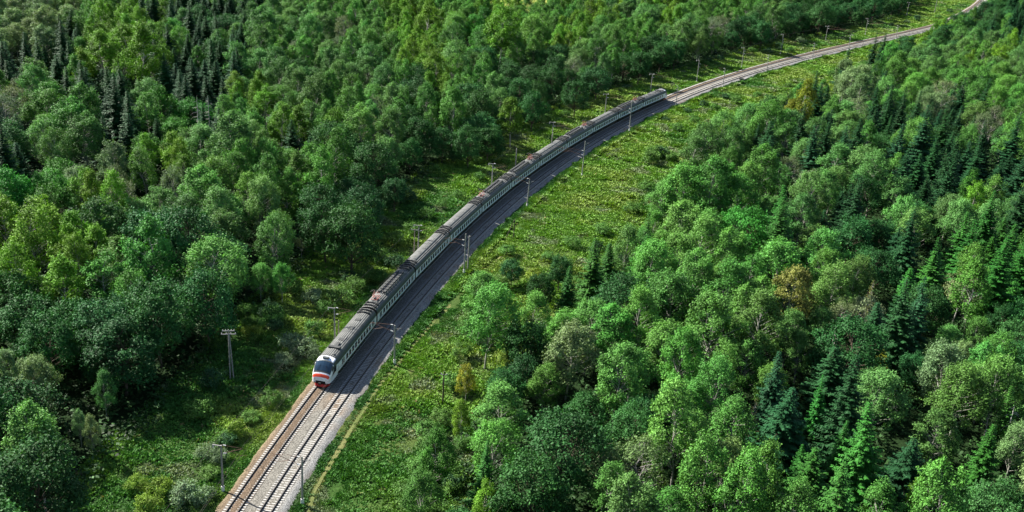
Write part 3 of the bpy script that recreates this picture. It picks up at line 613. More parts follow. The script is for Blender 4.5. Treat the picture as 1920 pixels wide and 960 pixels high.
def scatter(name, items, label):
    """one object of stuff: each kept tree shape placed on its share of the points"""
    me = bpy.data.meshes.new(name); me.vertices.add(len(items)); me.vertices.foreach_set('co', np.array([[t['x'], t['y'], t['z']-.1] for t in items], np.float32).ravel())
    keys = sorted({(T[t['code']][0], t['k']) for t in items}); ki = {k: i for i, k in enumerate(keys)}
    a = me.attributes.new('idx', 'INT', 'POINT'); a.data.foreach_set('value', [ki[(T[t['code']][0], t['k'])] for t in items])
    a = me.attributes.new('rotz', 'FLOAT_VECTOR', 'POINT'); a.data.foreach_set('vector', np.array([[0, 0, RNG.uniform(-.6, .6) if T[t['code']][0] in ('aspen', 'thin') else RNG.uniform(0, 6.28)] for t in items], np.float32).ravel())
    a = me.attributes.new('siz', 'FLOAT_VECTOR', 'POINT'); a.data.foreach_set('vector', np.array([[t['r']/PROTO[T[t['code']][0]][t['k']]['r']]*2+[t['H']/PROTO[T[t['code']][0]][t['k']]['H']] for t in items], np.float32).ravel())
    a = me.attributes.new('tint', 'FLOAT_VECTOR', 'POINT'); a.data.foreach_set('vector', np.array([jitter_tint(t['code']) for t in items], np.float32).ravel())
    o = link(name, me); put(o, label, kind='stuff')
    g = bpy.data.node_groups.new(name, 'GeometryNodeTree'); g.interface.new_socket('Geometry', in_out='INPUT', socket_type='NodeSocketGeometry'); g.interface.new_socket('Geometry', in_out='OUTPUT', socket_type='NodeSocketGeometry')
    n = g.nodes; l = g.links; gi = n.new('NodeGroupInput'); go = n.new('NodeGroupOutput'); jo = n.new('GeometryNodeJoinGeometry')
    def attr(nm, ty):
        q = n.new('GeometryNodeInputNamedAttribute'); q.data_type = ty; q.inputs['Name'].default_value = nm; return q
    ai, ar, asz = attr('idx', 'INT'), attr('rotz', 'FLOAT_VECTOR'), attr('siz', 'FLOAT_VECTOR')
    e2r = n.new('FunctionNodeEulerToRotation'); l.new(ar.outputs[0], e2r.inputs[0])
    for k, i in ki.items():
        if k not in SRC: continue
        j = n.new('GeometryNodeJoinGeometry')
        for ob in SRC[k]:
            oi = n.new('GeometryNodeObjectInfo'); oi.transform_space = 'ORIGINAL'; oi.inputs['Object'].default_value = ob; l.new(oi.outputs['Geometry'], j.inputs[0])
        cmp = n.new('FunctionNodeCompare'); cmp.data_type = 'INT'; cmp.operation = 'EQUAL'; l.new(ai.outputs[0], cmp.inputs[2]); cmp.inputs[3].default_value = i
        ip = n.new('GeometryNodeInstanceOnPoints'); l.new(gi.outputs[0], ip.inputs['Points']); l.new(cmp.outputs[0], ip.inputs['Selection']); l.new(j.outputs[0], ip.inputs['Instance'])
        l.new(e2r.outputs[0], ip.inputs['Rotation']); l.new(asz.outputs[0], ip.inputs['Scale']); l.new(ip.outputs[0], jo.inputs[0])
    l.new(jo.outputs[0], go.inputs[0]); md = o.modifiers.new('scatter', 'NODES'); md.node_group = g
    return o
for nm, lb in (('spruce_tree', 'more dark spruces deep in the wood'), ('birch_tree', 'more birches deep in the wood'), ('leafy_tree', 'more broadleaf trees deep in the wood')):
    it = [t for t in rest if T[t['code']][1] == nm]
    if it: scatter({'spruce_tree': 'spruce_wood', 'birch_tree': 'birch_wood', 'leafy_tree': 'broadleaf_wood'}[nm], it, lb)

# dead spruce snags
def snag(px, py, H, lab, rot):
    b_ = ground_at(px, py, H*.7); e = empty('dead_tree', (b_[0], b_[1], float(height(b_[0], b_[1]))-.1), rot)
    r = np.random.default_rng(int(px)); m = MB(); m.tube((0, 0, 0), (0, .1, H*.5), .2, .13, 7); m.tube((0, .1, H*.5), (0, .25, H), .13, .03, 7); m.build('trunk', M_DEAD, e)
    for i in range(26):
        z = H*(.35+.62*i/26); a = r.random()*6.28; L = (H-z)*.26+.7; d = np.array([math.cos(a), math.sin(a), 0]); p0 = np.array([0, .15, z]); p1 = p0+d*L*.6+np.array([0, 0, -.12*L]); p2 = p0+d*L+np.array([0, 0, -.5*L])
        q = MB(); q.tube(p0, p1, .05, .03, 4); q.tube(p1, p2, .03, .01, 4)
        if i % 2: q.tube(p1, p1+np.array([d[1], -d[0], -.5])*L*.4, .025, .008, 3)
        q.build('branch', M_DEAD, e)
    put(e, lab, 'dead tree', 'dead trees standing in the wood')
snag(370, 215, 18, 'taller bare silver-grey dead spruce with drooping branches in left wood', 0)
snag(392, 205, 15, 'shorter bare dead spruce right beside the taller silver-grey one', 1.)
snag(190, 455, 11, 'small bare dead tree below the bright birches of the left wood', 2.)
snag(1893, 790, 11, 'bare forked dead tree near the right edge of the photo', 3.)
snag(1560, 640, 10, 'bare dead stem among grey-green crowns of the right wood', 4.)

# ------------------------------------------------------------------ bushes in the clearing
BT = {'b': ((.08, .18, .035), 'green'), 's': ((.14, .215, .11), 'silvery'), 'd': ((.03, .085, .03), 'dark green'), 'y': ((.16, .25, .03), 'yellow-green')}
for tok in """545,645,s,2.4 572,658,s,2.6 532,672,s,1.7 470,775,b,1.6 440,800,y,1.5 505,745,b,1.8 530,755,s,1.5 545,720,b,1.4 590,615,b,1.8 515,770,b,1.4 575,690,b,1.6 555,735,b,1.5 490,800,b,1.5 470,830,b,1.4 450,870,b,1.2 600,660,d,1.7 610,575,b,2 585,560,s,1.8 425,820,d,1.4
 300,915,y,1.7 345,930,s,2.1 375,925,s,1.8 255,905,y,1.6 280,950,y,1.8 395,880,b,1.5 405,850,s,1.6 420,815,b,1.6 455,845,b,1.3 430,880,b,1.2 390,845,s,1.6
 640,560,b,2.6 665,540,b,2.6 690,515,b,2.4 650,520,d,2 710,480,b,2 740,450,b,2.2 770,430,b,2 800,400,b,2 670,580,b,2 715,520,b,2 740,490,d,2
 740,370,d,3.4 760,365,d,3 715,385,d,3 870,285,d,3.5 850,300,d,3 930,262,b,2 1010,225,b,2.2 1060,215,b,2 1095,200,b,2 860,360,b,1.6 830,380,b,1.6 900,330,b,1.5 950,300,b,1.5
 1240,290,d,2.6 1220,300,b,2.4 1258,296,b,2 1345,320,P,2 1000,520,y,1.8 960,500,b,1.8 930,530,b,2.4 950,470,b,2 905,560,b,2.2 880,610,b,2.4 860,660,b,2.2 850,720,b,2.2 830,780,b,2 810,830,b,2.4 790,880,b,2.4 770,930,b,2.4 830,880,b,2.6 1030,480,b,2 1075,455,b,2 1130,430,b,2 1180,390,b,2.2 1210,350,b,2 1120,470,d,2 1060,500,b,2.2
 1270,240,b,2 1300,225,b,2.2 1340,205,b,2 1380,190,b,2 1420,180,b,1.8 1360,180,d,1.5 1320,195,d,1.6 1290,205,d,1.5 1480,160,b,2 1530,140,b,2 1250,222,d,1.4 1560,140,b,2 1620,120,b,2 1660,105,b,2
 1480,95,b,2.2 1500,78,s,2.2 1520,70,b,2 1460,90,d,2.2 1440,97,d,2 1560,70,b,2 1590,60,b,2 1640,50,b,2 1670,45,d,2 1700,40,s,2 1720,35,d,2.2 1740,45,b,2 1350,110,d,2 1320,120,b,2 1410,95,b,2 1770,60,d,2.5 1790,45,d,2.5 1810,38,b,2.5 1780,75,d,2.5 1830,45,b,2.4 1745,75,b,2 1760,30,b,2 1780,20,d,2.2""".split():
    f = tok.split(','); c = f[2] if f[2] in BT else 's'; g_ = ground_at(float(f[0]), float(f[1]), 1.2); bushes.append((g_[0], g_[1], float(f[3])*1.0, c))
# smaller ones along the skirts of the wood
n_ = 0
while n_ < 90:
    x, y = RNG.uniform(-120, 260), RNG.uniform(110, 560); q = project(np.array([[x, y, 1]]))[0]
    if not (0 < q[0] < 1920 and 0 < q[1] < 960): continue
    e = float(edge_dist(np.array([x]), np.array([y]))[0]); o_ = float(line_off(x, y)[0][0])
    if e > 7 or -8.5 < o_ < 9: continue
    if e > 2 and not inside(np.array([x]), np.array([y]))[0]: continue
    bushes.append((x, y, RNG.uniform(1.0, 2.3), RNG.choice(list('bbdby')))); n_ += 1
bo_, _ = line_off(np.array([b[0] for b in bushes]), np.array([b[1] for b in bushes]))
blist = []
for (x, y, r, c), o_ in zip(bushes, bo_):
    if -6.8 < o_ < 8: continue
    k = int(RNG.integers(5)); p = PROTO['bush'][k]; z = float(height(x, y)); e = empty('bush', (float(x), float(y), z-.05), RNG.uniform(0, 6.28)); q = float(r)/p['r']; e.scale = (q, q, q*RNG.uniform(.75, 1.05))
    cr = link('foliage', p['crown'], e); t_ = np.array(BT[c][0])*RNG.uniform(.8, 1.2); cr['tint'] = [float(v) for v in t_]; link('stem', p['trunk'], e)
    q2 = project(np.array([[x, y, z+1]]))[0]
    blist.append((e, (q2[0], q2[1], f'{"large" if r > 2.4 else "small" if r < 1.6 else "rounded"} {BT[c][1]} bush')))
for (e, _), lab in zip(blist, name_by_marks([b[1] for b in blist])): put(e, lab, 'bush', 'bushes scattered over the clearing')

# ------------------------------------------------------------------ grass and weeds of the clearing (one body of ground cover)
def tufts():
    n0 = 950000; s_ = -62+900*RNG.random(n0)**1.25; o_ = RNG.uniform(-62, 85, n0); o_[::6] = np.where(RNG.random(len(o_[::6])) < .4, RNG.uniform(-8, -4.2, len(o_[::6])), RNG.uniform(4.6, 11, len(o_[::6])))
    x, y, _, _ = cl(s_, o_); ex = RNG.uniform(-1, 1, (4000, 2)); x = np.r_[x, FIELD[0]+ex[:, 0]*FIELD[2], GLADE[0]+ex[:1200, 1]*GLADE[2]]; y = np.r_[y, FIELD[1]+ex[:, 1]*FIELD[3], GLADE[1]+ex[:1200, 0]*GLADE[3]]
    d = np.hypot(x, y); q = project(np.c_[x, y, np.zeros(len(x))]); k = (q[:, 0] > -60) & (q[:, 0] < 1980) & (q[:, 1] > -20) & (q[:, 1] < 1020) & (RNG.random(len(x)) < np.clip((240/d)**1.15, .15, 1)); x, y = x[k], y[k]
    e = edge_dist(x, y); k = inside(x, y) | (e < 4) | in_field(x, y) | in_glade(x, y); x, y = x[k], y[k]
    o, s = line_off(x, y); rag = (fbm(s, s*0, 2.5, 61)-.5)*1.2
    k = (o < -4.45+rag*.6) | (o > 4.95+rag); x, y, o = x[k], y[k], o[k]; d = np.hypot(x, y)
    dp = np.full(len(x), 9.)
    for j in range(0, len(pcx), 3): dp = np.minimum(dp, np.hypot(x-pcx[j], y-pcy[j]))
    k = (dp > .55) | (RNG.random(len(x)) < 1.1); x, y, o, dp, d = x[k], y[k], o[k], dp[k], d[k]
    n = fbm(x, y, 9, 71); keep = RNG.random(len(x)) < np.clip((n-.1)*6, .75, 1)
    return np.c_[x, y, o, np.clip(.45+(d-120)/420, .5, 1.25), dp][keep]
TP = tufts(); NT = len(TP); print('tufts', NT, flush=True)
x, y, o, sz, dp = TP.T; zg = height(x, y, o)
n1 = fbm(x, y, 11, 81); n2 = fbm(x, y, 27, 82); n3 = fbm(x, y, 4, 83)
hgt = np.clip(.5+2.6*(n3-.4), .3, 1.7)*np.clip(np.minimum(np.abs(o+4.5), np.abs(o-5.6))/3+.3, .3, 1)*np.clip(dp/1.5, .4, 1)
tint = mixc((.135, .265, .038), (.19, .275, .055), (n1-.40)*4)
tint = mixc(tint, (.06, .165, .03), (n2-.56)*7); tint = mixc(tint, (.17, .22, .11), (fbm(x, y, 6, 84)-.62)*9)
tint = np.where((RNG.random(NT) < .008)[:, None], np.array([.27, .22, .10]), tint)
tint = mixc(tint, (.045, .13, .028), np.clip((7.6-o)/1.2, 0, 1)*(o > 4)*np.clip(fbm(x, y, 9, 95)*3-.6, 0, 1))
onp = dp < .7; tint = np.where(onp[:, None], np.array([.2, .22, .075]), tint); hgt = np.where(onp, .16, hgt)
hgt = np.where((o > 5.6) & (o < 7.6) & ~onp, hgt*1.7, hgt)
tint *= RNG.uniform(.86, 1.14, NT)[:, None]
NB = 6
th = RNG.uniform(0, 6.28, (NT, NB)); rr = RNG.random((NT, NB))**.5*sz[:, None]*.5
bx_ = x[:, None]+np.cos(th)*rr; by_ = y[:, None]+np.sin(th)*rr; L = hgt[:, None]*RNG.uniform(.6, 1.2, (NT, NB))*np.clip(sz[:, None], .6, 1)
tilt = RNG.uniform(.25, 1.0, (NT, NB)); a2 = th+RNG.normal(size=(NT, NB))*.8
dx = np.cos(a2)*np.sin(tilt); dy = np.sin(a2)*np.sin(tilt); dz = np.cos(tilt)
base = np.stack([bx_, by_, np.broadcast_to(zg[:, None], bx_.shape)-.02], -1); d3 = np.stack([dx, dy, dz], -1); side = np.stack([-np.sin(a2), np.cos(a2), np.zeros_like(a2)], -1)
wd = (sz[:, None]*.17+.05)[..., None]*RNG.uniform(.6, 1.2, (NT, NB))[..., None]; L = L[..., None]
V = np.stack([base, base+d3*L*.55+side*wd, base+d3*L-np.array([0, 0, 1.])*L*.12, base+d3*L*.6-side*wd], 2).reshape(-1, 3); F = np.arange(len(V)).reshape(-1, 4)
me = mesh_np('grass', V, F, M_GRASS, {'tint': np.repeat(tint, NB*4, axis=0), 'var': np.clip(RNG.normal(.45, .13, NT*NB), 0, 1)})
put(link('grass', me), 'tall grass and weeds covering the railway clearing', kind='stuff')

# ferns and saplings under the trees
nu = 75000; x = RNG.uniform(-420, 520, nu*6); y = RNG.uniform(85, 700, nu*6); q = project(np.c_[x, y, np.zeros(len(x))])
k = (q[:, 0] > -80) & (q[:, 0] < 2000) & (q[:, 1] > -40) & (q[:, 1] < 1120) & ~inside(x, y) & ~in_field(x, y); x, y = x[k][:nu], y[k][:nu]; o, _ = line_off(x, y); k = np.abs(o) > 8; x, y, o = x[k], y[k], o[k]
NU = len(x); z0 = height(x, y, o); NB = 8; th = RNG.uniform(0, 6.28, (NU, NB)); rr = RNG.random((NU, NB))**.5*1.0
P = np.stack([x[:, None]+np.cos(th)*rr, y[:, None]+np.sin(th)*rr, z0[:, None]+RNG.uniform(.2, 1.5, (NU, NB))], -1).reshape(-1, 3)
Nn = unit(np.array([0, 0, 1.])+RNG.normal(size=P.shape)*.4); V, F = leaf_quads(P, Nn, RNG.uniform(.5, 1.0, len(P)))
tu = np.array([.03, .07, .02])*RNG.uniform(.6, 1.3, (NU, 1)); 
me = mesh_np('undergrowth', V, F, M_GRASS, {'tint': np.repeat(tu, NB*4, axis=0), 'var': RNG.random(len(P))})
put(link('undergrowth', me), 'low ferns and saplings under the trees', kind='stuff')

# ------------------------------------------------------------------ the train
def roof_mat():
    m = mat('roof_paint_groove_shade', (.165, .168, .16), .6, spec=.3, noise=.2, nscale=.5, col2=(.09, .092, .088)); n = m.node_tree.nodes; l = m.node_tree.links
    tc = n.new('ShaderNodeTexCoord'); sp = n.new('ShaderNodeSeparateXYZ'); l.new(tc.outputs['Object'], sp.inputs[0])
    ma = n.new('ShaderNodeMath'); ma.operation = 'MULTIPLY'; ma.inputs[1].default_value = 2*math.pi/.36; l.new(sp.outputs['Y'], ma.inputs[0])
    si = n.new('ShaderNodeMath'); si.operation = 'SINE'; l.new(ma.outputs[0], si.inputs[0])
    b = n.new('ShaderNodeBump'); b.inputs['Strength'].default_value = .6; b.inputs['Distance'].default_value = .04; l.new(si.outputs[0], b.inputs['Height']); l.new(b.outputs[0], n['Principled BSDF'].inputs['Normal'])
    base = n['Principled BSDF'].inputs['Base Color']; src = base.links[0].from_socket; mr = n.new('ShaderNodeMapRange'); mr.inputs[1].default_value = -.9; mr.inputs[2].default_value = -.2; mr.inputs[3].default_value = .38; mr.inputs[4].default_value = 1  # shade in the grooves between the roof ribs is put into the colour
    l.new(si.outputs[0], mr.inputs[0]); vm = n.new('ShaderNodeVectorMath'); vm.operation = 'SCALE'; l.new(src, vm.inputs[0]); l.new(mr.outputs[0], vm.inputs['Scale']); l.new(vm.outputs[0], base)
    return m
M_ROOF = roof_mat()
M_BODY = mat('carriage_white', (.84, .85, .91), .35, spec=.5, noise=.06, nscale=2)
M_SHOULD = mat('carriage_dark_grey', (.06, .07, .07), .5, spec=.4, noise=.2)
M_GLASS = mat('tinted_glass', (.008, .01, .012), .2, spec=.35)
M_SCREEN = mat('windscreen_glass', (.018, .042, .075), .08, spec=.9)
M_ORANGE = mat('signal_orange', (.75, .07, .02), .35, spec=.5, noise=.08)
M_RED = mat('plough_red', (.55, .015, .02), .4, spec=.5, noise=.1)
M_BLACK = mat('black_rubber_and_shade', (.018, .018, .02), .8, noise=.3)
M_UNDER = mat('underframe_grime', (.045, .04, .036), .8, noise=.4)
M_DUCT = mat('duct_dark_grey', (.07, .072, .07), .6, noise=.4, nscale=3)
M_PANTO = mat('pantograph_red', (.40, .10, .08), .55, noise=.3)
M_LAMP = mat('lamp_glass', (.8, .8, .75), .15, spec=.8)
M_DOOR = mat('door_white', (.62, .63, .66), .4, spec=.5, noise=.05)
YZ = [(1.77, 1.42), (1.77, 2.0), (1.77, 2.98)]; LOWS = [(1.6, .95), (1.75, 1.1), (1.77, 1.42)]; SH = [(1.77, 2.98), (1.75, 3.22), (1.62, 3.58), (1.38, 3.86)]; RF = [(1.38, 3.86), (1.0, 4.05), (.5, 4.18), (0, 4.22)]
def mir(p): return [(a, z) for a, z in p]+[(-a, z) for a, z in reversed(p)]
def extr(mb, prof, x0, x1, mi, closed=False, cap=False):
    n_ = len(prof); vs_ = [(x0, a, z) for a, z in prof]+[(x1, a, z) for a, z in prof]; rng_ = range(n_ if closed else n_-1)
    fs = [(i, (i+1) % n_, n_+(i+1) % n_, n_+i) for i in rng_]
    if cap: fs += [tuple(range(n_)), tuple(range(n_, 2*n_))[::-1]]
    mb.add(vs_, fs, mi)
MESHES = {}
def shared(key, fn):
    """build a mesh once, then reuse it"""
    if key not in MESHES:
        o_ = fn(); MESHES[key] = o_.data; bpy.data.objects.remove(o_)
    return MESHES[key]
def sub(name, key, fn, parent, loc=(0, 0, 0), rz=0):
    o_ = link(name, shared(key, fn), parent); o_.location = loc; o_.rotation_euler[2] = rz; return o_
def b_body(x0, x1):
    m = MB(); extr(m, YZ, x0, x1, 0); extr(m, [(-a, z) for a, z in YZ], x0, x1, 0); extr(m, LOWS, x0, x1, 1); extr(m, [(-a, z) for a, z in LOWS], x0, x1, 1); m.add([(x0, -1.6, .95), (x0, 1.6, .95), (x1, 1.6, .95), (x1, -1.6, .95)], [(0, 1, 2, 3)])
    full = [(1.6, .95)]+YZ+SH[1:]+RF[1:]+[(-a, z) for a, z in reversed(RF[:-1])]+[(-a, z) for a, z in reversed(SH[:-1])]+[(-a, z) for a, z in reversed(YZ[:-1])]+[(-1.6, .95)]
    for xx in (x0, x1): m.add([(xx, a, z) for a, z in full], [tuple(range(len(full)))], 1)
    return m
def b_roof(x0, x1):
    m = MB(); extr(m, SH, x0, x1, 1); extr(m, [(-a, z) for a, z in SH], x0, x1, 1); extr(m, RF+[(-a, z) for a, z in reversed(RF[:-1])], x0, x1, 0)
    for xx in (x0+7.3, (x0+x1)/2+.1, x1-7.0):          # weld seams across the roof
        pr = [(a*1.0, z+.02) for a, z in RF+[(-a, z) for a, z in reversed(RF[:-1])]]; extr(m, pr, xx, xx+.07, 1)
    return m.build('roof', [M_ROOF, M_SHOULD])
def b_window(): m = MB(); m.box(-.45, .45, -.012, .012, -.52, .46, 0); return m.build('window', M_GLASS)
def b_door():
    m = MB(); m.box(-.66, .66, -.014, .014, -.72, .88, 0)
    for a in (-.33, .33): m.box(a-.2, a+.2, -.022, .022, -.25, .7, 1)
    m.box(-.01, .01, -.018, .018, -.7, .86, 2); return m.build('door', [M_DOOR, M_GLASS, M_UNDER])
def b_duct():
    m = MB(); pr = []
    for a in np.linspace(-1.25, 1.25, 9): z = np.interp(abs(a), [0, .5, 1., 1.38], [4.22, 4.18, 4.05, 3.86]); pr.append((a, z))
    pts = [(0, a, z+.14) for a, z in pr]; m.path(pts, .16, 6)
    for a in (-.85, 0, .85): m.tube((0, a, 4.05), (0, a, 4.45), .2, .17, 7)
    m.box(-.3, .3, -1.2, -.6, 4.0, 4.3, 0); return m.build('roof_intake', M_DUCT)
def b_bogie():
    m = MB(); m.box(-1.9, 1.9, .95, 1.15, .35, .72); m.box(-1.9, 1.9, -1.15, -.95, .35, .72); m.box(-.4, .4, -1.1, 1.1, .45, .85)
    for x_ in (-1.25, 1.25):
        m.tube((x_, -.9, .45), (x_, .9, .45), .08, .08, 8)
        for y_ in (-.76, .76): m.tube((x_, y_-.07, .45), (x_, y_+.07, .45), .46, .46, 16)
    return m.build('bogie', M_UNDER)
def b_under(x0, x1):
    m = MB(); m.box(x0+.3, x1-.3, -1.45, 1.45, .78, .96); rr_ = np.random.default_rng(5); x_ = x0+5.2
    while x_ < x1-6: l_ = rr_.uniform(.9, 2.4); m.box(x_, x_+l_, -1.5, -.6, .32, .8); m.box(x_+.2, x_+l_, .6, 1.5, .36, .8); x_ += l_+rr_.uniform(.2, .5)
    return m.build('underframe', M_UNDER)

def b_gangway():
    m = MB()
    for k_ in range(5): xx = -.42+k_*.21; m.box(xx-.07, xx+.07, -.85, .85, 1.05, 3.4)
    m.box(-.4, .4, -.72, .72, 1.15, 3.3); m.tube((-.45, 0, .75), (.45, 0, .75), .13, .13, 8); return m.build('gangway', M_BLACK)
def b_panto():
    m = MB()
    for y_ in (-.55, .55): m.tube((-1., y_, 4.5), (1., y_, 4.5), .045, .045, 5)
    for x_ in (-1., 0, 1.): m.tube((x_, -.6, 4.5), (x_, .6, 4.5), .045, .045, 5)
    for x_ in (-.85, .85):
        for y_ in (-.5, .5): m.tube((x_, y_, 4.15), (x_, y_, 4.47), .09, .07, 6, 1)
    for y_ in (-.5, .5):
        m.tube((-.75, y_, 4.55), (.95, y_*.7, 5.2), .035, .03, 5); m.tube((.95, y_*.7, 5.2), (-.25, y_*.55, 5.85), .03, .025, 5)
        m.tube((.75, y_, 4.55), (-.95, y_*.7, 5.2), .035, .03, 5); m.tube((-.95, y_*.7, 5.2), (.25, y_*.55, 5.85), .03, .025, 5)
    for x_ in (-.25, .25):
        m.path([(x_, -.95, 5.72), (x_, -.62, 5.9), (x_, .62, 5.9), (x_, .95, 5.72)], .035, 5, 2)
    m.tube((-.95, -.35, 5.2), (-.95, .35, 5.2), .03, .03, 5); m.tube((.95, -.35, 5.2), (.95, .35, 5.2), .03, .03, 5)
    m.box(-.35, .35, -.3, .3, 4.3, 4.52, 2); return m.build('pantograph', [M_PANTO, M_PORC, M_DUCT])
def b_bank():
    m = MB(); 
    for k_ in range(9): x_ = -5.4+k_*1.22; m.box(x_, x_+.98, -.26, .26, 4.3, 4.62, 0)
    for y_ in (-.36, .36): m.box(-5.6, 5.7, y_-.045, y_+.045, 4.26, 4.36, 1)
    for k_ in range(10): x_ = -5.5+k_*1.22; m.box(x_-.03, x_+.03, -.4, .4, 4.1, 4.27, 1)
    return m.build('resistor_bank', [M_DUCT, M_STEEL])
def b_conduit(x0, x1): 
    m = MB(); m.box(x0, x1, -.62, -.5, 4.16, 4.26); 
    for x_ in np.arange(x0+1, x1-1, 3.1): m.box(x_, x_+.12, -.66, .1, 4.17, 4.24)
    return m.build('cable_duct', M_SHOULD)
# the driving end: sections (distance from tip, half width, top, bottom)
NS = [(3.2, 1.77, 4.22, 1.0), (2.3, 1.76, 4.17, .96), (1.75, 1.73, 3.98, .92), (1.2, 1.68, 3.42, .86), (.6, 1.6, 2.62, .8), (.22, 1.48, 2.12, .76), (0, 1.28, 1.72, .8)]
FP = [(1, 0), (1, .3), (1, .62), (.99, .69), (.92, .81), (.78, .9), (.57, .95), (.28, .985), (0, 1)]
FULL = FP+[(-a, z) for a, z in reversed(FP[:-1])]
def nose_pt(d, a, zf):
    ds = [n[0] for n in NS][::-1]; hw = np.interp(d, ds, [n[1] for n in NS][::-1]); zt = np.interp(d, ds, [n[2] for n in NS][::-1]); zb = np.interp(d, ds, [n[3] for n in NS][::-1])
    return (NX-d, a*hw, zb+zf*(zt-zb))
NX = 12.1
def b_nose():
    m = MB(); k_ = len(FULL); vs_ = []
    for d in [3.2, 2.75, 2.3, 2.0, 1.75, 1.45, 1.2, .9, .6, .4, .22, .08, 0]: vs_ += [nose_pt(d, a, z) for a, z in FULL]
    nr = len(vs_)//k_; m.add(vs_, [(r_*k_+i, r_*k_+i+1, (r_+1)*k_+i+1, (r_+1)*k_+i) for r_ in range(nr-1) for i in range(k_-1)]+[tuple((nr-1)*k_+i for i in range(k_))])
    return m.build('cab_shell', M_BODY, smooth=False)
def patch(name, dlist, prof, mt, lift, side=None):
    m = MB(); vs_ = []
    for d in dlist:
        for a, z in prof: p_ = nose_pt(d, a, z); vs_.append((p_[0]+lift[0], p_[1]+(lift[1]*(1 if a > 0 else -1)), p_[2]+lift[2]))
    k_ = len(prof); m.add(vs_, [(r_*k_+i, r_*k_+i+1, (r_+1)*k_+i+1, (r_+1)*k_+i) for r_ in range(len(dlist)-1) for i in range(k_-1)])
    o_ = m.build(name, mt); sf = o_.modifiers.new('thick', 'SOLIDIFY'); sf.thickness = .015; return o_
TOPP = [(.84, .865), (.78, .9), (.57, .95), (.28, .985), (0, 1), (-.28, .985), (-.57, .95), (-.78, .9), (-.84, .865)]
CHARS = 'first second third fourth fifth sixth seventh eighth ninth tenth eleventh'.split()
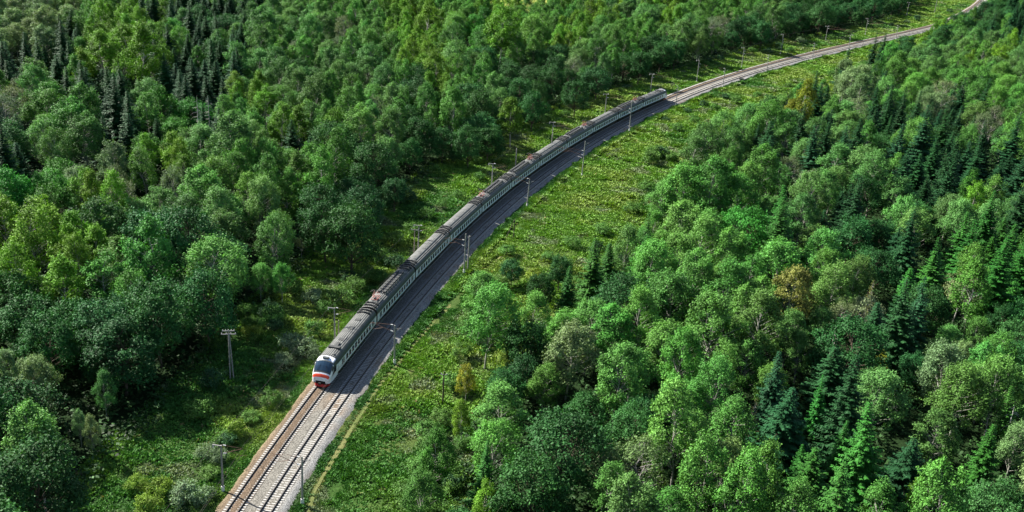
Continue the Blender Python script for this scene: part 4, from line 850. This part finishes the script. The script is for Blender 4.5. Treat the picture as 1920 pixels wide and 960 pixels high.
def carriage(train, idx, s, kind, flip, pan_end=1):
    x, y, tx, ty = cl(s, -TRACK); a = math.atan2(ty, tx)+(math.pi if flip else 0)
    head = kind == 'head'; x0, x1 = (-10.9, NX-3.2) if head else (-10.8, 10.8)
    body = link('carriage', shared(('body', head), lambda: b_body(x0, x1).build('carriage', [M_BODY, M_UNDER])), train)
    body.location = (float(x), float(y), RAILTOP-.02); body.rotation_euler = (0, 0, a)
    body['label'] = f'{CHARS[idx]} carriage from the train\'s nose, '+{'head': 'with a driving cab', 'motor': 'with pantograph and resistors on its roof', 'plain': 'with a plain ribbed roof'}[kind]
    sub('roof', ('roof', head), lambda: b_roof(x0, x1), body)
    sub('underframe', ('under', head), lambda: b_under(x0, x1+(2.6 if head else 0)), body)
    for bx_ in (-7.6, 7.6): sub('bogie', 'bogie', b_bogie, body, (bx_, 0, 0))
    if idx < 10: sub('gangway', 'gang', b_gangway, body, ((-11.1 if flip and head else 11.1), 0, 0))
    xs = np.arange(-7.3, 7.4, 1.46) if not head else np.arange(-7.3, 4.5, 1.46)
    for sg in (-1, 1):
        for wx in xs: sub('window', 'win', b_window, body, (float(wx), sg*1.775, 2.33))
        for dx_ in ((-9.1, 9.1) if not head else (-9.1, 6.3)): sub('door', 'door', b_door, body, (dx_, sg*1.775, 2.12))
    for dx_ in ((-10.1, -9.0, 9.0, 10.1) if not head else (-10.1, -9.0)): sub('roof_intake', 'duct', b_duct, body, (dx_, 0, 0), 0)
    if kind == 'motor':
        sub('pantograph', 'panto', b_panto, body, (7.1*pan_end, 0, 0))
        for y_ in (-.55, .5): sub('resistor_bank', 'bank', b_bank, body, (-1.3*pan_end, y_, 0))
    elif kind == 'plain': sub('cable_duct', 'cond', lambda: b_conduit(-8.4, 8.4), body)
    else:
        sub('cab_shell', 'nose', b_nose, body)
        for sg in (-1, 1): sub('shoulder_panel', ('shp', sg), lambda sg=sg: patch('shoulder_panel', [3.2, 2.75, 2.3, 1.9, 1.5, 1.1], [(sg*1., .64), (sg*.99, .7), (sg*.92, .81), (sg*.85, .86)], M_SHOULD, (0, .012, .01)), body)
        sub('coupler_recess_shade', 'recess', lambda: MB().box(NX-.5, NX+.02, -.85, .85, .78, 1.12).build('coupler_recess_shade', M_BLACK), body)  # shade of the coupler recess put in as a plain black box
        sub('windscreen', 'wind', lambda: patch('windscreen', [1.8, 1.5, 1.2, .9, .68], TOPP, M_SCREEN, (.02, 0, .02)), body)
        sub('windscreen_surround', 'wsur', lambda: patch('windscreen_surround', [2.02, 1.8, 1.5, 1.2, .9, .6, .5], [(.93, .8)]+TOPP+[(-.93, .8)], M_SHOULD, (.008, 0, .008)), body)
        sub('warning_band', 'band', lambda: patch('warning_band', [.34, .22, .12, .05], [(.97, .7), (.92, .81)]+TOPP[1:-1]+[(-.92, .81), (-.97, .7)], M_ORANGE, (.02, .0, .015)), body)
        for sg in (-1, 1):
            def bw(sg=sg):
                m = MB(); P_ = [nose_pt(2.5, sg, .36), nose_pt(2.6, sg, .66), nose_pt(1.75, sg, .66), nose_pt(.95, sg, .42)]; P_ = [(p_[0], p_[1]+sg*.004, p_[2]) for p_ in P_]; Q_ = [(p_[0], p_[1]+sg*.03, p_[2]) for p_ in P_]
                return m.add(P_+Q_, [(0, 1, 2, 3), (4, 5, 6, 7)]+[(i, (i+1) % 4, 4+(i+1) % 4, 4+i) for i in range(4)]).build('cab_side_window', M_GLASS)
            sub('cab_side_window', ('csw', sg), bw, body)
            def bl(sg=sg):
                m = MB(); m.tube((NX-.12, sg*.95, 1.36), (NX+.05, sg*.95, 1.36), .14, .12, 12); return m.build('headlight', M_LAMP)
            sub('headlight', ('hl', sg), bl, body)
        def bf():
            m = MB(); m.box(NX-1.0, NX-.12, -1.25, 1.25, .55, .86, 1); m.add([(NX-.9, -1.35, .14), (NX-.9, 1.35, .14), (NX+.12, .9, .14), (NX+.2, 0, .14), (NX+.12, -.9, .14), (NX-.9, -1.3, .56), (NX-.9, 1.3, .56), (NX+.0, .85, .56), (NX+.08, 0, .56), (NX+.0, -.85, .56)],
                [(0, 1, 2, 3, 4), (5, 6, 7, 8, 9), (0, 5, 6, 1), (1, 6, 7, 2), (2, 7, 8, 3), (3, 8, 9, 4), (4, 9, 5, 0)], 0); return m.build('snow_plough', [M_RED, M_BLACK])
        def bwp():
            m = MB()
            for sg in (-.5, .5):
                a_ = np.array(nose_pt(.7, sg, .97))+[.05, 0, .04]; b2 = np.array(nose_pt(1.35, sg*.55, .985))+[.05, 0, .05]; m.tube(a_, b2, .018, .014, 4)
            m.tube(np.array(nose_pt(.66, -.9, .86))+[.03, 0, .03], np.array(nose_pt(.66, .9, .86))+[.03, 0, .03], .01, .01, 4)
            return m.build('wiper', M_BLACK)
        sub('wiper', 'wipe', bwp, body)
        for sg in (-1, 1): sub('handrail', ('hr', sg), lambda sg=sg: MB().tube((NX-3.3, sg*1.84, 1.2), (NX-3.3, sg*1.84, 2.7), .02, .02, 5).tube((NX-3.3, sg*1.84, 1.3), (NX-3.3, sg*1.76, 1.3), .02, .02, 4).build('handrail', M_STEEL), body)
        for x_, w_ in ((2.0, .9), (-3.0, 1.3), (-6.2, .8)): sub('roof_hatch', ('rh', x_), lambda x_=x_, w_=w_: MB().box(x_, x_+w_, -.45, .45, 4.15, 4.27).build('roof_hatch', M_DUCT), body)
        sub('snow_plough', 'plough', bf, body)
        sub('coupler', 'coup', lambda: MB().tube((NX-.4, 0, .82), (NX+.38, 0, .82), .12, .1, 8).box(NX+.3, NX+.5, -.2, .2, .66, .98).build('coupler', M_UNDER), body)
        sub('marker_box', 'dest', lambda: MB().box(NX-2.75, NX-2.2, -.55, .55, 4.12, 4.36).box(NX-2.22, NX-2.15, -.48, .48, 4.16, 4.33).build('marker_box', M_SHOULD), body)
        sub('air_conditioner', 'ac', lambda: MB().box(5.3, 6.0, -1.05, .95, 4.12, 4.42).box(3.9, 5.3, -.2, .35, 4.15, 4.4).build('air_conditioner', M_DUCT), body)
        sub('air_horn', 'horn', lambda: MB().tube((7.6, .7, 4.22), (8.1, .7, 4.25), .05, .09, 8).tube((7.6, -.9, 4.2), (7.6, -.9, 4.75), .02, .01, 4).box(1.2, 3.2, .5, .56, 4.2, 4.26).build('air_horn', M_STEEL), body)
    return body
_jw = ground_at(622, 721, 1.4); _, s_nose = line_off(_jw[0], _jw[1]); s_nose = float(s_nose[0])+.2
train = put(empty('passenger_train', tuple(float(v) for v in cl(s_nose, -TRACK)[:2])+(0,)), 'long white electric passenger train with grey roofs and an orange-red nose on the curve', 'train')
LH, LC = 23.4, 22.15
train.location = (0, 0, 0)
order = ['head', 'motor', 'plain', 'plain', 'motor', 'motor', 'plain', 'motor', 'plain', 'motor', 'head']; pend = [0, -1, 0, 0, -1, 1, 0, 1, 0, 1, 0]
s0 = s_nose
for i, kd in enumerate(order):
    if i == 0: s = s0+NX; s0 = s+11.3
    elif i == 10: s = s0+11.3
    else: s = s0+LC/2; s0 += LC
    carriage(train, i, s, kd, i == 0, pend[i])

# ------------------------------------------------------------------ masts, poles and wires
def mast_at(px, py, top, side, lab, feeder, arm=True, group='catenary masts along the railway', cant=True):
    b_ = ground_at(px, py, 0); o_, s_ = line_off(b_[0], b_[1]); o_ = float(o_[0]); s_ = float(s_[0])
    o_ = max(o_, 5.2) if side > 0 else min(o_, -5.4); x, y, tx, ty = map(float, cl(s_, o_)); z0 = float(height(x, y))
    H = 8.6; q = [project(np.array([[x, y, h]]))[0][1] for h in (0, 10)]; H = float(np.clip((q[0]-top)/(q[0]-q[1])*10, 7.6, 10.5)) if top is not None else 8.6
    e = empty('catenary_mast', (x, y, z0-.1), math.atan2(ty, tx)-math.pi/2)      # local +x points right of the line
    e.rotation_euler[1] = RNG.normal()*.012
    MB().tube((0, 0, -.3), (0, 0, H), .18, .115, 8).build('pole', M_CONC, e)
    MB().tube((0, 0, -.2), (0, 0, 1.0), .26, .235, 8).build('base', M_WHITEW, e)
    if cant:
        reach = -(o_-TRACK) if side > 0 else (-TRACK-o_); d = 1 if reach > 0 else -1
        m = MB(); m.tube((0, 0, 6.3), (reach*.92, 0, 7.55), .04, .035, 5).tube((0, 0, 7.7), (reach*.92, 0, 7.58), .025, .025, 5).tube((reach*.92, 0, 7.6), (reach, 0, 7.35), .03, .03, 5)
        m.tube((reach*.45, 0, 6.9), (reach*.8, 0, 6.45), .03, .03, 5).tube((reach*.8, 0, 6.45), (reach*1.12, 0, 6.6), .025, .02, 5); m.build('cantilever', M_RUSTST, e)
        MB().tube((d*.3, 0, 6.38), (d*.75, 0, 6.51), .09, .09, 7).build('insulator', M_PORC, e); MB().tube((d*.3, 0, 7.69), (d*.7, 0, 7.68), .08, .08, 7).build('insulator', M_PORC, e)
    if feeder:
        d = -1 if side < 0 else 1
        MB().box(min(0, d*1.25), max(0, d*1.25), -.06, .06, H-.18, H-.04).build('cross_arm', M_STEEL, e)
        MB().tube((d*1.15, 0, H-.1), (d*1.15, 0, H-.55), .08, .07, 7).build('insulator', M_PORC, e)
    if side > 0: MB().tube((0, 0, H-.6), (1.2, 0, H-.35), .035, .03, 5).tube((0, 0, H-1.1), (1.15, 0, H-.38), .03, .03, 5).build('side_bracket', M_STEEL, e)
    put(e, lab, 'mast', group); return s_, o_, H
R_M = [(567, 945, 854), (740, 682, 615), (870, 512, 437), (988, 388, 340), (1091, 330, 247), (1180, 246, 186), (1266.6, 200, 161), (1351, 163, 130), (1430, 135, 102), (1512, 110, 81), (1589, 95, 63), (1676, 74, 53)]
L_M = [(421, 922, 833), (628, 648, 590), (783, 482, 425), (921, 357, 312), (1034, 272, 232), (1134, 215, 181), (1219, 175, 146), (1306, 154, 112), (1390, 127, 88), (1463, 103, 63), (1548, 75, 48), (1622, 66, 34), (1700, 28, 4)]
RM_ = []; LM_ = []
for i, (a, b, t) in enumerate(R_M): RM_.append(mast_at(a, b, t, 1, f'{ORD[i] if i else "nearest"} catenary mast from the camera on the right of the tracks', False))
for i, (a, b, t) in enumerate(L_M): LM_.append(mast_at(a, b, t, -1, f'{ORD[i] if i else "nearest"} catenary mast from the camera on the left of the tracks', True))

def wire(name, pts, r, parent=None, n=4):
    m = MB(); m.path(pts, r, n); return m.build(name, M_WIRE, parent)
for offc, lab in ((-TRACK, 'overhead contact line above the track the train runs on'), (TRACK, 'overhead contact line above the empty right-hand track')):
    e = put(empty('overhead_line'), lab, 'overhead wire', 'overhead lines of the railway'); c_pts = []; m_pts = []; dm = MB()
    grid_s = np.arange(-40, 560, 46.); 
    for k_, sa in enumerate(np.arange(-42.4, 700, 46.2)):
        for j in range(8):
            f = j/8; s_ = sa+46.2*f; x, y, _, _ = map(float, cl(s_, offc+.25*math.cos(math.pi*(k_+f)))); c_pts.append((x, y, 6.45)); zm = 7.6-4*f*(1-f)*.9; m_pts.append((x, y, zm))
            if j % 2: dm.tube((x, y, 6.45), (x, y, zm), .006, .006, 3)
    wire('contact_wire', c_pts, .02, e); wire('messenger_wire', m_pts, .02, e); dm.build('dropper', M_WIRE, e)
pts = []
for k_ in range(len(LM_)-1):
    (sa, oa, Ha), (sb, ob, Hb) = LM_[k_], LM_[k_+1]
    for j in range(6): f = j/6; x, y, _, _ = map(float, cl(sa+(sb-sa)*f, (oa+(ob-oa)*f)-1.4)); pts.append((x, y, (Ha+(Hb-Ha)*f)-.6-4*f*(1-f)*.8))
(sa, oa, Ha) = LM_[0]; x, y, _, _ = map(float, cl(sa-45, oa-1.4)); pts = [(x, y, Ha-.6)]+[(float(cl(sa-22, oa-1.4)[0]), float(cl(sa-22, oa-1.4)[1]), Ha-1.5)]+pts
put(wire('feeder_wire', pts, .024), 'bare feeder wire strung along the left-hand masts', 'wire')

def post(name, px, py, H, mt, lab, cat, r=.13, cap=None, arms=(), pair=None, lean=0., rz=0.):
    b_ = ground_at(px, py, 0); e = empty(name, (b_[0], b_[1], float(height(b_[0], b_[1]))-.1), rz); e.rotation_euler[1] = lean
    MB().tube((0, 0, -.2), (0, 0, H), r, r*.7, 8).build('post', mt, e)
    if pair is not None: MB().tube((pair, 0, -.2), (.12 if pair > 0 else -.12, 0, H*.93), r*.9, r*.7, 8).build('post', mt, e)
    for z_, w_, n_ in arms:
        MB().box(-w_, w_, -.05, .05, z_-.06, z_+.06).build('cross_arm', M_STEEL, e)
        for k_ in range(n_): xx = -w_+.1+(2*w_-.2)*k_/max(1, n_-1); MB().tube((xx, 0, z_+.06), (xx, 0, z_+.26), .055, .05, 6).build('insulator', M_PORC, e)
    return put(e, lab, cat)
post('telegraph_pole', 432, 712, 9.4, M_CONC, 'double grey telegraph pole with insulators on cross-arms in the shaded clearing', 'pole', arms=((9.2, 1.0, 5), (8.6, 1.2, 4)), pair=.55, rz=.2)
post('concrete_pole', 966, 318, 6.6, M_CONC, 'plain concrete pole without arms behind the sixth carriage', 'pole', r=.17)
post('timber_pole', 776, 486, 7.2, M_WOODG, 'slim weathered pole beside the third left-hand mast, behind the train', 'pole', arms=((7.0, .8, 2),))
post('timber_pole', 635, 652, 5.6, M_WOODG, 'weathered pole close behind the first carriage, beside the second left-hand mast', 'pole')
post('timber_pole', 830, 757, 6.0, M_WOODP, 'short dark wooden pole with one small cross-arm by the golden birch', 'pole', arms=((5.4, .55, 2),), r=.15)
post('timber_pole', 963, 445, 5.0, M_WOODP, 'black pole with a leaning stay on the bank beside the tracks', 'pole', pair=-1.9, r=.13)
post('concrete_pole', 877, 505, 7.9, M_CONC, 'second concrete pole standing beside the third right-hand mast', 'pole', r=.17)
post('timber_pole', 1752, 24, 9, M_CONC, 'far pale pole in the clearing where the track leaves the photo', 'pole', r=.2, arms=((8.6, 1., 2),))

# culvert mouth under the far embankment
b_ = ground_at(1398, 151, 0); e = empty('culvert', (b_[0], b_[1], -.5), math.radians(-30))
m = MB(); m.box(-.3, .3, -2.4, -1.1, -.6, 1.5).box(-.3, .3, 1.1, 2.4, -.6, 1.5).box(-.3, .3, -1.1, 1.1, 1.1, 1.5); m.build('headwall', M_CONC, e); MB().box(-2.5, -.31, -1.1, 1.1, -.6, 1.1).build('opening_dark_fill', M_BLACK, e)  # darkness inside the culvert is a solid black block filling its mouth
put(e, 'small dark culvert mouth under the far embankment', 'culvert')
